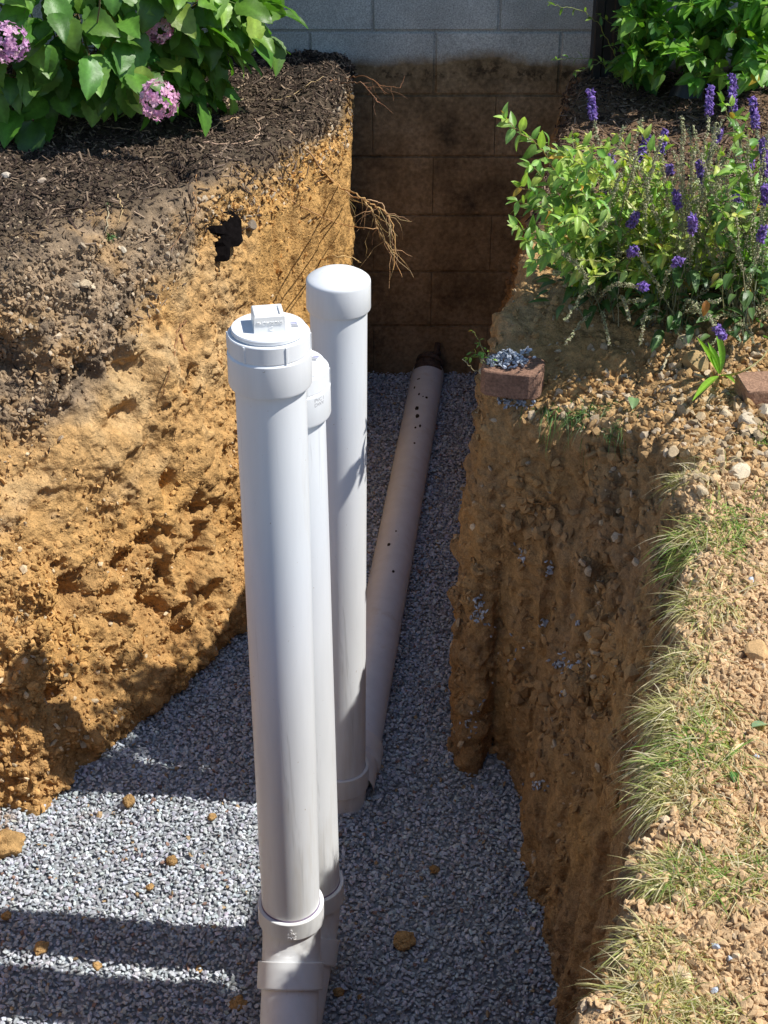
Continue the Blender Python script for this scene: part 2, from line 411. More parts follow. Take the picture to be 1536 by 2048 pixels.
# ---- soil colour (its own layers, stains and crumbs, plus painted shade by the house)
n1 = fbm(V * 3.1, 3, 101); n2 = fbm(V * 11, 4, 102); n3 = fbm(V * 45, 3, 103)
clay = np.array([.55, .335, .14]); clay2 = np.array([.60, .345, .115]); sand = np.array([.55, .385, .20]); dark = np.array([.20, .148, .100]); grey = np.array([.36, .26, .165]); rust = np.array([.42, .225, .075]); brown = np.array([.33, .205, .10])
def mixc(a, b, t): return a * (1 - t[:, None]) + b * t[:, None]
C = np.broadcast_to(clay, V.shape).copy()
C = mixc(C, sand, sstep(-.15, .5, n2 + .3 * n1) * .8)
C = mixc(C, clay2, sstep(.1, .5, fbm(V * 5, 3, 104)) * .6)
C = mixc(C, clay2, scrL * lf * .75)
C = mixc(C, clay2 * .92, sstep(.40, .62, depth + .12 * n2) * lf * .32)
C = mixc(C, rust, lowband * sstep(-.25, .2, n2) * .6 * lf)
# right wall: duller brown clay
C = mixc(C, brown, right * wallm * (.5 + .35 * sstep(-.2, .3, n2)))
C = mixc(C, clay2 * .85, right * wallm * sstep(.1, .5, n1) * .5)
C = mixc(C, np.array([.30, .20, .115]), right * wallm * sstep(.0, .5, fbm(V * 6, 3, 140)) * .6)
# topsoil over the left bank, deeper to the far left
tdep = .045 + .36 * sstep(-.36, -.85, X_) + .10 * n1 + .07 * n2
tm = sstep(.06, -.06, depth - tdep) * lf
tmix = sstep(-.35, .1, n2 + .25 * n3)
C = mixc(C, mixc(np.broadcast_to(grey, V.shape), np.broadcast_to(dark, V.shape), sstep(-.3, .25, fbm(V * 20, 3, 120))), tm * (.55 + .45 * tmix))
low_grey = sstep(.12, .0, np.abs(depth - .58 - .1 * n1)) * sstep(-.55, -.8, X_) * sstep(-.1, .3, n2)
C = mixc(C, np.broadcast_to(grey * 1.3, V.shape), low_grey * .6)
mulchY = np.interp(X_, [-.95, -.5, -.3, -.12], [3.25, 3.72, 4.0, 4.3]); mulch_m = sstep(.07, .02, depth) * sstep(-.08, .12, Y_ - mulchY + .12 * n1 + .1 * n2) * lf
C = mixc(C, dark * .5, mulch_m)
mulch_r = right * sstep(.08, .03, depth) * sstep(2.72, 3.0, Y_ + .12 * n2 - .1 + np.interp(X_, [.35, .75], [-.62, 0]))
C = mixc(C, np.array([.15, .095, .06]), mulch_r * .9)
tr_ = right * sstep(.16, .04, depth + .03 * n2) * (1 - mulch_r) * sstep(2.2, 2.5, Y_)
C = mixc(C, np.array([.42, .27, .13]), tr_ * .5)
lawn = right * top * sstep(2.5, 2.3, Y_)
C = mixc(C, np.array([.60, .41, .23]), lawn * .85)
C = C * (1 + .22 * n3 + .10 * n2)[:, None]
# far corner by the house wall: shade painted near-black into the soil colour
corner_shade = sstep(4.45, 4.9, Y_) * sstep(.2, .05, depth) * (X_ < .2)
C = mixc(C, np.array([.02, .017, .014]), corner_shade)
C = np.clip(C, .01, .9)
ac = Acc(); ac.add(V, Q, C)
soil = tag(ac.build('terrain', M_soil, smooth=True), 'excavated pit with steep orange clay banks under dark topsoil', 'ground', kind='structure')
step = 1
treeV = V; treeF = Q
tree = BVHTree.FromPolygons(V.tolist(), Q.tolist())
def hit(px, py):
    d = Vector(ray(px, py)).normalized(); r = tree.ray_cast(Vector((0, 0, 0)), d)
    return (np.array(P(px, py, -1.35)), np.array([0, 0, 1.])) if r[0] is None else (np.array(r[0]), np.array(r[1]))
def drop(x, y):
    r = tree.ray_cast(Vector((x, y, -.6)), Vector((0, 0, -1)))
    return -1.33 if r[0] is None else r[0][2]
# wide ground round the pit
ag = Acc(); x0, x1, y0, y1 = -1.535, 1.235, .875, 5.145
o_ = [(-300, -300), (300, -300), (300, 300), (-300, 300)]; i_ = [(x0, y0), (x1, y0), (x1, y1), (x0, y1)]
vs = [(a, b, -1.36) for a, b in o_] + [(a, b, -1.345) for a, b in i_] + [(a, b, -2.7) for a, b in i_]
fs = [(i, (i + 1) % 4, 4 + (i + 1) % 4, 4 + i) for i in range(4)] + [(4 + i, 4 + (i + 1) % 4, 8 + (i + 1) % 4, 8 + i) for i in range(4)] + [(8, 9, 10, 11)]
ag.add(vs, fs, (.22, .17, .10)); tag(ag.build('ground', M_soil), 'garden soil surrounding the dug pit', 'ground', kind='structure')
#PART2
# ------------------------------------------------------------------ block wall of the house
def wall_mat():
    m, n, b = mat('block_wall'); tc = N(n, 'ShaderNodeNewGeometry'); sep = N(n, 'ShaderNodeSeparateXYZ')
    n.links.new(tc.outputs['Position'], sep.inputs[0])
    at = N(n, 'ShaderNodeAttribute', attribute_name='Col')
    c = mult_noise(n, at.outputs['Color'], 230, .6, 1.35, detail=3, coord=tc.outputs['Position'])
    c = mult_noise(n, c, 5, .75, 1.2, coord=tc.outputs['Position'])
    # old grade line: clay and damp stains on everything that was buried
    wob = N(n, 'ShaderNodeTexNoise', Scale=4.5, Detail=6, Roughness=.6); n.links.new(tc.outputs['Position'], wob.inputs['Vector'])
    ad = N(n, 'ShaderNodeMath', operation='MULTIPLY_ADD'); ad.inputs[1].default_value = .11
    n.links.new(wob.outputs['Fac'], ad.inputs[0]); n.links.new(sep.outputs['Z'], ad.inputs[2])
    mr = N(n, 'ShaderNodeMapRange'); mr.inputs[1].default_value = -1.235; mr.inputs[2].default_value = -1.275; mr.inputs[3].default_value = 0; mr.inputs[4].default_value = 1
    n.links.new(ad.outputs[0], mr.inputs[0])
    st = N(n, 'ShaderNodeTexNoise', Scale=3.2, Detail=8, Roughness=.68); n.links.new(tc.outputs['Position'], st.inputs['Vector'])
    cr = N(n, 'ShaderNodeValToRGB'); e = cr.color_ramp.elements
    e[0].position = .36; e[0].color = (.075, .055, .034, 1); e[1].position = .68; e[1].color = (.38, .285, .17, 1)
    x = cr.color_ramp.elements.new(.50); x.color = (.25, .175, .095, 1)
    n.links.new(st.outputs['Fac'], cr.inputs[0])
    c2 = mult_noise(n, cr.outputs[0], 70, .6, 1.3, coord=tc.outputs['Position'])
    g = N(n, 'ShaderNodeMix', data_type='RGBA', blend_type='MULTIPLY'); g.inputs[0].default_value = .75
    n.links.new(c2, g.inputs[6]); nb = N(n, 'ShaderNodeMix', data_type='RGBA', blend_type='DIVIDE'); nb.inputs[0].default_value = 1
    n.links.new(at.outputs['Color'], nb.inputs[6]); nb.inputs[7].default_value = (.52, .525, .49, 1)
    n.links.new(nb.outputs[2], g.inputs[7])
    mx = N(n, 'ShaderNodeMix', data_type='RGBA'); n.links.new(mr.outputs[0], mx.inputs[0]); n.links.new(c, mx.inputs[6]); n.links.new(g.outputs[2], mx.inputs[7])
    # black tide mark just under the old grade
    k = N(n, 'ShaderNodeMapRange'); k.inputs[1].default_value = -1.27; k.inputs[2].default_value = -1.31; n.links.new(ad.outputs[0], k.inputs[0])
    k2 = N(n, 'ShaderNodeMapRange'); k2.inputs[1].default_value = -1.335; k2.inputs[2].default_value = -1.30; k2.inputs[3].default_value = 0; k2.inputs[4].default_value = 1; n.links.new(ad.outputs[0], k2.inputs[0])
    pt = N(n, 'ShaderNodeTexNoise', Scale=14, Detail=6, Roughness=.7); n.links.new(tc.outputs['Position'], pt.inputs['Vector'])
    pr = N(n, 'ShaderNodeMapRange'); pr.inputs[1].default_value = .5; pr.inputs[2].default_value = .56; n.links.new(pt.outputs['Fac'], pr.inputs[0])
    m1 = N(n, 'ShaderNodeMath', operation='MULTIPLY'); n.links.new(k.outputs[0], m1.inputs[0]); n.links.new(k2.outputs[0], m1.inputs[1])
    m2 = N(n, 'ShaderNodeMath', operation='MULTIPLY'); n.links.new(m1.outputs[0], m2.inputs[0]); n.links.new(pr.outputs[0], m2.inputs[1])
    fx = N(n, 'ShaderNodeMix', data_type='RGBA'); n.links.new(m2.outputs[0], fx.inputs[0]); n.links.new(mx.outputs[2], fx.inputs[6]); fx.inputs[7].default_value = (.012, .009, .007, 1)
    n.links.new(fx.outputs[2], b.inputs['Base Color']); b.inputs['Roughness'].default_value = .95; b.inputs['Specular IOR Level'].default_value = .15
    bump(n, b, [(260, .6, .004, 3), (30, .35, .008, 6)], tc.outputs['Position'])
    return m
aw = Acc(); YW = 5.0
aw.add([(-3, YW + .0035, -2.7), (3, YW + .0035, -2.7), (3, YW + .0035, 1.4), (-3, YW + .0035, 1.4), (-3, YW + .2, -2.7), (3, YW + .2, -2.7), (3, YW + .2, 1.4), (-3, YW + .2, 1.4)],
       [(0, 1, 2, 3), (5, 4, 7, 6), (4, 0, 3, 7), (1, 5, 6, 2), (3, 2, 6, 7)], (.44, .44, .41))
zc0 = -1.222
for r in range(-8, 13):
    za = zc0 + r * .2045 + .004; zb = za + .1965
    xo = -.037 + (0 if r % 2 == 0 else .2015)
    for k in range(-8, 9):
        gp = .0035 if r > -2 else .0004; xa = xo + k * .403 + gp; xb = xo + .403 * (k + 1) - gp
        b_ = .003 if r > -2 else .0012; yo = rng.uniform(-.0012, .0006) if r > -2 else 0; s_ = rng.uniform(.86, 1.1) if r > -2 else 1
        fr = [(xa + min(b_, gp * 2), YW - .003 + yo, za + b_), (xb - min(b_, gp * 2), YW - .003 + yo, za + b_), (xb - min(b_, gp * 2), YW - .003 + yo, zb - b_), (xa + min(b_, gp * 2), YW - .003 + yo, zb - b_)]
        bk = [(xa, YW + .004, za), (xb, YW + .004, za), (xb, YW + .004, zb), (xa, YW + .004, zb)]
        aw.add(fr + bk, [(0, 1, 2, 3)] + [(4 + i, 4 + (i + 1) % 4, (i + 1) % 4, i) for i in range(4)], np.array([.52, .525, .49]) * s_)
hs = empty('house', (0, 5.0, -1.3), 'house with a grey concrete block foundation wall stained brown where the soil was dug away', 'house')
aw.build('foundation_wall', wall_mat(), hs)
ae = Acc()
ae.add([(-6, 4.64, 1.6), (6, 4.64, 1.6), (6, 5.3, 1.6), (-6, 5.3, 1.6), (-6, 4.64, 1.8), (6, 4.64, 1.8), (6, 5.3, 2.2), (-6, 5.3, 2.2)], [(0, 3, 2, 1), (0, 1, 5, 4), (4, 5, 6, 7), (3, 7, 6, 2), (0, 4, 7, 3), (1, 2, 6, 5)], (.7, .7, .68))
ae.build('eave', M_paint, hs)
ae = Acc()
for k in range(2): ae.add([(-6, 5.02, 1.4 + k * .1), (6, 5.02, 1.4 + k * .1), (6, 5.035, 1.495 + k * .1), (-6, 5.035, 1.495 + k * .1)], [(0, 1, 2, 3)], (.6, .6, .57))
ae.build('siding', M_paint, hs)

# ------------------------------------------------------------------ stones
def ico():
    t = (1 + 5 ** .5) / 2
    v = np.array([(-1, t, 0), (1, t, 0), (-1, -t, 0), (1, -t, 0), (0, -1, t), (0, 1, t), (0, -1, -t), (0, 1, -t), (t, 0, -1), (t, 0, 1), (-t, 0, -1), (-t, 0, 1)], float)
    f = np.array([(0, 11, 5), (0, 5, 1), (0, 1, 7), (0, 7, 10), (0, 10, 11), (1, 5, 9), (5, 11, 4), (11, 10, 2), (10, 7, 6), (7, 1, 8), (3, 9, 4), (3, 4, 2), (3, 2, 6), (3, 6, 8), (3, 8, 9), (4, 9, 5), (2, 4, 11), (6, 2, 10), (8, 6, 7), (9, 8, 1)])
    return v / np.linalg.norm(v[0]), f
IV, IF = ico()
def ico_sub(n):
    V_, F_ = IV.copy(), IF.copy()
    for _ in range(n):
        cache = {}; vs = [tuple(v) for v in V_]; nf = []
        def md(a, b):
            k = (min(a, b), max(a, b))
            if k not in cache:
                p = (np.array(vs[a]) + np.array(vs[b])); p /= np.linalg.norm(p); vs.append(tuple(p)); cache[k] = len(vs) - 1
            return cache[k]
        for a, b, c in F_:
            ab, bc, ca = md(a, b), md(b, c), md(c, a); nf += [(a, ab, ca), (b, bc, ab), (c, ca, bc), (ab, bc, ca)]
        V_, F_ = np.array(vs), np.array(nf)
    return V_, F_
def chip_tpl(k):
    g = np.random.default_rng(k); v = IV * g.uniform(.75, 1.3, (12, 1))
    # chop with two planes for flat fracture faces
    for _ in range(5):
        n = g.normal(size=3); n /= np.linalg.norm(n); d = v @ n; v = v - np.maximum(d - g.uniform(.35, .6), 0)[:, None] * n
    return v
CHIPS = [chip_tpl(k) for k in range(10)]
CLODS = [IV * np.random.default_rng(50 + k).uniform(.68, 1.25, (12, 1)) for k in range(10)]
def rotmats(K, g=rng):
    q = g.normal(size=(K, 4)); q /= np.linalg.norm(q, axis=1, keepdims=True); a, b, c, d = q.T
    return np.stack([np.stack([1 - 2 * (c * c + d * d), 2 * (b * c - a * d), 2 * (b * d + a * c)], 1), np.stack([2 * (b * c + a * d), 1 - 2 * (b * b + d * d), 2 * (c * d - a * b)], 1),
                     np.stack([2 * (b * d - a * c), 2 * (c * d + a * b), 1 - 2 * (b * b + c * c)], 1)], 1)
def tiltmats(K, tilt, g=rng):
    """random yaw then small tilt: chips lying flat"""
    yaw = g.uniform(0, 6.283, K); cz, sz = np.cos(yaw), np.sin(yaw); o = np.zeros(K); i = np.ones(K)
    Zm = np.stack([np.stack([cz, -sz, o], 1), np.stack([sz, cz, o], 1), np.stack([o, o, i], 1)], 1)
    a = g.normal(0, tilt, K); ca, sa = np.cos(a), np.sin(a); Xm = np.stack([np.stack([i, o, o], 1), np.stack([o, ca, -sa], 1), np.stack([o, sa, ca], 1)], 1)
    b = g.normal(0, tilt, K); cb, sb = np.cos(b), np.sin(b); Ym = np.stack([np.stack([cb, o, sb], 1), np.stack([o, i, o], 1), np.stack([-sb, o, cb], 1)], 1)
    return np.einsum('kij,kjl,klm->kim', Xm, Ym, Zm)
def scatter_chips(acc, T, S, M, Cc, CH=None):
    CHIPS_ = CH or CHIPS
    """T positions, S (K,3) half sizes"""
    which = rng.integers(0, len(CHIPS), len(T)); MM = M * S[:, None, :]
    for k in range(len(CHIPS)):
        m = which == k; acc.inst(CHIPS_[k], IF, MM[m], T[m], Cc[m])
def gravel_cols(K):
    c = np.array([.50, .53, .575]) * rng.uniform(.58, 1.3, (K, 1)) * (1 + rng.normal(0, .03, (K, 3)))
    t = rng.random(K); c[t < .012] = np.array([.42, .30, .17]); c[t > .985] = np.array([.30, .19, .15])
    return np.clip(c, .06, .72)

# gravel bed
pit = [tuple(p) for p in BASE]
gx, gy = np.meshgrid(np.arange(-1.15, .45, .0088), np.arange(1.86, 5.02, .0088), indexing='ij')
gx = (gx + rng.uniform(-.0045, .0045, gx.shape)).ravel(); gy = (gy + rng.uniform(-.0045, .0045, gy.shape)).ravel()
dd = polydist(pit, gx, gy)
edge = .035 + .03 * fbm(np.stack([gx * 6, gy * 6, gx * 0], 1), 2, 9)
zc_ = gy * CP + 2.5 * SP; inview = np.abs(gx / zc_) < .262
ok = (dd < edge) & (inview | (gy < 2.6))
gx, gy, dd = gx[ok], gy[ok], dd[ok]
pn = np.stack([gx * 9, gy * 9, gx * 0], 1)
T1 = np.stack([gx, gy, F(gx, gy) + rng.uniform(-.002, .0070, len(gx)) + .004 * fbm(pn, 2, 8)], 1)
S1 = np.stack([rng.uniform(.0052, .0090, len(gx)), rng.uniform(.0042, .0072, len(gx)), rng.uniform(.0026, .0050, len(gx))], 1) * rng.uniform(.65, 1.25, (len(gx), 1))
M1 = tiltmats(len(gx), .36); C1 = gravel_cols(len(gx))
# clay washed over the stones along the left bank
stain = sstep(-.16, -.02, dd) * (gx < -.3) * sstep(.0, .4, fbm(pn * .7, 3, 14)) 
C1 = C1 * (1 - .75 * stain[:, None]) + np.array([.38, .22, .08]) * .75 * stain[:, None]
agr = Acc(); scatter_chips(agr, T1, S1, M1, C1)
k2 = rng.random(len(gx)) < .22
T2 = T1[k2] + np.array([.004, .004, .006]); scatter_chips(agr, T2, S1[k2] * 1.0, rotmats(k2.sum()), gravel_cols(k2.sum()))
# fines under the stones
x = np.arange(-1.4, .5, .03); y = np.arange(1.0, 5.05, .03); gX, gY = np.meshgrid(x, y, indexing='ij')
vz = F(gX.ravel(), gY.ravel()) - .003; nx_, ny_ = gX.shape; ii = np.arange(nx_ * ny_).reshape(nx_, ny_)
fq = np.stack([ii[:-1, :-1], ii[1:, :-1], ii[1:, 1:], ii[:-1, 1:]], -1).reshape(-1, 4); cen = np.stack([gX.ravel(), gY.ravel()], 1)[fq].mean(1)
fq = fq[polydist(pit, cen[:, 0], cen[:, 1]) < .02]
agr.add(np.stack([gX.ravel(), gY.ravel(), vz], 1), fq, (.26, .275, .29))
tag(agr.build('gravel', M_gravel), 'bed of crushed blue grey stone on the pit floor', 'gravel', kind='stuff')

# ------------------------------------------------------------------ pipes
def smooth_path(pts, n=12):
    """polyline with rounded corners: pts [(p, corner radius length)]"""
    P_ = [np.array(p, float) for p, _ in pts]; out = [P_[0]]
    for i in range(1, len(P_) - 1):
        L = pts[i][1]; a = P_[i] + (P_[i - 1] - P_[i]) / np.linalg.norm(P_[i - 1] - P_[i]) * L; b = P_[i] + (P_[i + 1] - P_[i]) / np.linalg.norm(P_[i + 1] - P_[i]) * L
        for k in range(n + 1):
            t = k / n; out.append((1 - t) ** 2 * a + 2 * t * (1 - t) * P_[i] + t * t * b)
    out.append(P_[-1]); return np.array(out)
class Path:
    def __init__(s, pts): s.p = np.array(pts, float); d = np.linalg.norm(np.diff(s.p, axis=0), axis=1); s.s = np.concatenate([[0], np.cumsum(d)]); s.L = s.s[-1]
    def at(s, t):
        t = min(max(t, 0), s.L); i = min(np.searchsorted(s.s, t, side='right') - 1, len(s.p) - 2)
        d = s.p[i + 1] - s.p[i]; return s.p[i] + d * (t - s.s[i]) / (s.s[i + 1] - s.s[i]), d / np.linalg.norm(d)
def sweep(acc, path, prof, seg=64, c=(.80, .79, .765), cap0=False, cap1=False):
    """prof: [(s, r)] along path; duplicate rings make sharp steps"""
    rings = []
    for s_, r_ in prof:
        p, d = path.at(s_); up = np.array([0, 1, 0]) if abs(d[1]) < .9 else np.array([1, 0, 0])
        a = np.cross(up, d); a /= np.linalg.norm(a); b = np.cross(d, a)
        t = np.arange(seg) / seg * 2 * math.pi
        rings.append(p + r_ * (np.cos(t)[:, None] * a + np.sin(t)[:, None] * b))
    n = len(rings); V_ = np.concatenate(rings); i = np.arange(seg); j = (i + 1) % seg
    F_ = np.concatenate([np.stack([k * seg + i, k * seg + j, (k + 1) * seg + j, (k + 1) * seg + i], 1) for k in range(n - 1)])
    acc.add(V_, F_[:, ::-1] if False else F_, c)
    for flag, base, rv in ((cap0, 0, True), (cap1, (n - 1) * seg, False)):
        if flag:
            f = (np.arange(seg))[None]; acc.add(V_[base:base + seg], f[:, ::-1] if rv else f, c)
def dense(s0, s1, r, n=14): return [(s0 + (s1 - s0) * k / n, r) for k in range(n + 1)]
RP, RH = .057, .0652
PV = (.80, .82, .84); PV2 = (.83, .845, .86); PV3 = (.76, .77, .77)
def pvc(acc, name, root): return acc.build(name, M_pvc, root, smooth=True, sharp=28)
def text_mesh(txt, size, M, extrude, name, parent, mt, c=(.8, .8, .8), align='CENTER', wrap=None):
    cu = bpy.data.curves.new(name, 'FONT'); cu.body = txt; cu.size = size; cu.extrude = extrude; cu.align_x = align; cu.space_line = .9
    o = bpy.data.objects.new(name, cu); col.objects.link(o)
    dg = bpy.context.evaluated_depsgraph_get(); me = bpy.data.meshes.new_from_object(o.evaluated_get(dg)); bpy.data.objects.remove(o)
    if wrap:       # bend round a vertical cylinder: (centre, radius, azimuth)
        c0, r_, az = wrap
        for v in me.vertices:
            a = az + v.co.x / r_; rr = r_ + v.co.z; v.co = Vector((c0[0] + rr * math.cos(a), c0[1] + rr * math.sin(a), c0[2] + v.co.y))
    else: me.transform(M)
    at = me.color_attributes.new('Col', 'FLOAT_COLOR', 'POINT'); at.data.foreach_set('color', np.tile([*c, 1], len(me.vertices)).astype(np.float32))
    me.transform(Matrix.Translation(-Vector(parent_origin(parent)))); me.materials.append(mt)
    ob = bpy.data.objects.new(name, me); col.objects.link(ob); ob.parent = parent; return ob

def cleanout(top, bot, bend_dir, label, hub1_h, plug_yaw, print_at, marks):
    """riser with a threaded clean-out adapter and plug on top and a 45 degree bend at its foot"""
    top = np.array(top, float); bot = np.array(bot, float)
    root = empty('cleanout_pipe', (bot[0], bot[1], bot[2]), label, 'pipe', 'capped drain pipes standing in the pit')
    bd = np.array(bend_dir, float); bd /= np.linalg.norm(bd)
    pth = Path(smooth_path([(top, 0), (bot, .05), (bot + bd * .55, 0)]))
    H = top[2] - bot[2]; s1 = (top[2] - hub1_h)
    a = Acc(); sweep(a, pth, dense(.03, s1 + .02, RP, 20), c=PV); rp = pvc(a, 'riser', root)
    a = Acc(); sweep(a, pth, [(s1 - .0035, RP + .0001), (s1 - .003, RP + .0005), (s1 + .004, RP + .0005)], c=(.20, .15, .27)); a.build('primer_ring', M_pvc, rp, smooth=True)
    # adapter: slotted upper ring, plain lower socket
    a = Acc(); sweep(a, pth, [(.012, .0565), (.0, .0575), (0, .0640), (.0015, .0650), (.028, .0652), (.0295, .0638), (.031, .0655), (.033, .0668), (.083, .0668), (.087, .0655), (.088, .0572)], c=PV2)
    ad = pvc(a, 'adapter', root)
    # plug with square head
    a = Acc(); zt = top
    up = Path([zt + np.array([0, 0, -.02]), zt + np.array([0, 0, .06])])
    sweep(a, up, [(.01, .0565), (.022, .0565), (.022, .0585), (.027, .0588), (.029, .0575), (.029, .0001)], c=PV2, seg=64)
    pl = pvc(a, 'plug', root)
    a = Acc(); hw = .0235; z0 = zt[2] + .0085; z1 = z0 + .027; cy, sy = math.cos(plug_yaw), math.sin(plug_yaw)
    def q(x, y, z): return (zt[0] + x * cy - y * sy, zt[1] + x * sy + y * cy, z)
    e = .0015
    rings = [[q(sx * (hw + .0015), sy_ * (hw + .0015), z0) for sx, sy_ in ((-1, -1), (1, -1), (1, 1), (-1, 1))], [q(sx * hw, sy_ * hw, z1 - e) for sx, sy_ in ((-1, -1), (1, -1), (1, 1), (-1, 1))],
             [q(sx * (hw - e), sy_ * (hw - e), z1) for sx, sy_ in ((-1, -1), (1, -1), (1, 1), (-1, 1))], [q(sx * (hw - .006), sy_ * (hw - .006), z1) for sx, sy_ in ((-1, -1), (1, -1), (1, 1), (-1, 1))],
             [q(sx * (hw - .007), sy_ * (hw - .007), z1 - .003) for sx, sy_ in ((-1, -1), (1, -1), (1, 1), (-1, 1))]]
    a.add(sum(rings, []), [(4 * k + i, 4 * k + (i + 1) % 4, 4 * k + 4 + (i + 1) % 4, 4 * k + 4 + i) for k in range(4) for i in range(4)] + [(16, 17, 18, 19)], (.83, .825, .80))
    hd = a.build('plug_head', M_pvc, pl); hd.location = -Vector(pl.location)
    hd.location = (0, 0, 0)
    if marks:
        Mh = Matrix.Translation(Vector(q(0, -hw - .0012, z0 + .014))) @ Matrix.Rotation(plug_yaw, 4, 'Z') @ Matrix.Rotation(R(90), 4, 'X')
        text_mesh('THOMPSONS', .0068, Mh, .0007, 'raised_lettering', pl, M_pvc, (.86, .86, .85))
        Mh2 = Matrix.Translation(Vector(q(.002, -hw - .0014, z0 + .0035))) @ Matrix.Rotation(plug_yaw, 4, 'Z') @ Matrix.Rotation(R(90), 4, 'X')
        text_mesh('C', .0105, Mh2, .0007, 'raised_lettering', pl, M_pvc, (.86, .86, .85))
    # printed block of ink on the plug
    a = Acc(); px_, py_, yaw = print_at; c_, s_ = math.cos(yaw), math.sin(yaw); zp = zt[2] + .0094
    for k, (wd_, hh_, cc) in enumerate([(.0052, .0014, (.25, .27, .42)), (.0052, .0026, (.50, .50, .66)), (.0054, .0012, (.30, .32, .36)), (.0050, .0010, (.45, .46, .5)), (.0056, .0014, (.30, .31, .34)), (.0056, .0010, (.35, .36, .4))]):
        yy = .009 - k * .0034
        pts = [(-wd_, yy - hh_), (wd_, yy - hh_), (wd_, yy + hh_), (-wd_, yy + hh_)]
        a.add([(zt[0] + px_ + x * c_ - y * s_, zt[1] + py_ + x * s_ + y * c_, zp) for x, y in pts], [(0, 1, 2, 3)], cc)
    a.build('printed_mark', M_paint, pl)
    # raised ribs on the adapter
    for az in (R(-122), R(-62), R(-2), R(58), R(118), R(178)):
        a = Acc()
        c0 = zt + np.array([math.cos(az) * .0655, math.sin(az) * .0655, -.015]); t_ = np.array([-math.sin(az), math.cos(az), 0]) * .0013; o_ = np.array([math.cos(az), math.sin(az), 0]) * .0014
        bx = [c0 + sx * t_ + so_ * o_ + np.array([0, 0, sz * .0135]) for sx, so_, sz in ((-1, -1, -1), (1, -1, -1), (1, 1, -1), (-1, 1, -1), (-1, -1, 1), (1, -1, 1), (1, 1, 1), (-1, 1, 1))]
        a.add(bx, [(0, 3, 2, 1), (4, 5, 6, 7), (0, 1, 5, 4), (1, 2, 6, 5), (2, 3, 7, 6), (3, 0, 4, 7)], PV2)
        a.build('grip_rib', M_pvc, ad)
    # bend fitting: hub, elbow body, second hub
    sb = H - .05; L45 = H + .0
    a = Acc()
    prof = [(s1 + .012, .0578), (s1 + .0, .0580), (s1, RH - .001), (s1 + .0012, RH), (s1 + .046, RH), (s1 + .052, RP + .0015)]
    e1 = H + .050; prof += dense(s1 + .056, e1, RP + .001, 22)
    prof += [(e1, RP + .001), (e1, RH - .0008), (e1 + .0012, RH + .0006), (e1 + .050, RH + .0006), (e1 + .053, RH - .001), (e1 + .053, RP)]
    sweep(a, pth, prof, c=PV3); bn = pvc(a, 'bend_fitting', root)
    a = Acc(); sweep(a, pth, dense(e1 + .045, pth.L, RP, 10), c=PV); pvc(a, 'lower_pipe', root)
    if marks:
        text_mesh('3\n4 IN\nPVC', .0105, None, .0006, 'raised_lettering', bn, M_pvc, (.95, .95, .95), wrap=((bot[0], bot[1], hub1_h - .018), RH + .0012, R(-86)))
    return root, pth
r1, p1 = cleanout((-.180, 2.2, -.998), (-.184, 2.2, -2.31), (-.02, -.72, -.70), 'nearest and tallest looking white drain pipe with a square headed screw plug on top', -2.223, R(10), (.040, .004, R(12)), True)
r2, p2 = cleanout((-.1575, 2.34, -1.126), (-.1485, 2.34, -2.385), (-.16, -.70, -.70), 'white drain pipe half hidden right behind the nearest pipe, with a flat screw plug', -2.305, R(35), (.040, .012, R(-18)), False)
text_mesh('PVC I\nDWV', .0095, None, .00025, 'printed_mark', r2, M_paint, (.38, .38, .40), wrap=((-.1575, 2.34, -1.168), .0669, R(-42)))
# sideways leaning third riser with a domed cap, joined to the pipe along the floor
root3 = empty('drain_pipe', (-.1, 2.81, -2.45), 'tall white pipe with a rounded cap joined to the pipe lying along the pit floor', 'pipe', 'capped drain pipes standing in the pit')
pv = Path([(-.0890, 2.81, -1.14), (-.1030, 2.81, -2.60)])
a = Acc(); sweep(a, pv, dense(.06, 1.27, RP, 20), c=PV); pvc(a, 'riser', root3)
a = Acc(); sweep(a, pv, [(.000, .0001), (.0012, .015), (.0045, .030), (.0100, .044), (.0165, .0555), (.0200, .0600), (.0222, .0622), (.0245, .0633), (.0275, .0636), (.081, .0640), (.0830, .0630), (.0835, .0575)], c=PV2); pvc(a, 'cap', root3)
a = Acc(); sh = 1.252; sweep(a, pv, [(sh + .012, .0578), (sh, .058), (sh, RH - .001), (sh + .001, RH), (sh + .055, RH), (sh + .062, RP + .002), (sh + .24, RP + .002)], c=PV3)
pf = Path([(-.083, 2.80, -2.462), (.158, 4.965, -2.415)])
sweep(a, pf, [(0, RP + .001), (.085, RP + .002), (.095, RH), (.15, RH), (.151, RH - .001), (.151, RP)], c=PV3); pvc(a, 'tee_fitting', root3)
a = Acc(); sweep(a, pf, dense(.14, pf.L - .008, RP, 30) + [(pf.L, RP - .003), (pf.L, .048)], c=(.74, .80, .85)); fp = pvc(a, 'floor_pipe', root3)
def rust_mat():
    m, n, b = mat('rusty_iron'); tc = N(n, 'ShaderNodeTexCoord'); rgb = N(n, 'ShaderNodeRGB'); rgb.outputs[0].default_value = (.055, .04, .03, 1)
    c = mult_noise(n, rgb.outputs[0], 60, .5, 2.2, coord=tc.outputs['Object']); n.links.new(c, b.inputs['Base Color']); b.inputs['Roughness'].default_value = .8
    bump(n, b, [(120, .8, .004, 4)], tc.outputs['Object']); return m
M_rust = rust_mat()
a = Acc(); pc = Path([(.152, 4.93, -2.405), (.172, 5.0, -2.36)]); sweep(a, pc, [(0, .05), (.03, .05), (.03, .043), (.045, .043), (.048, .05), (.06, .05), (.062, .03), (.08, .03)], seg=32, c=(.1, .08, .06), cap1=True)
a.build('coupling', M_rust, root3, smooth=True, sharp=30)
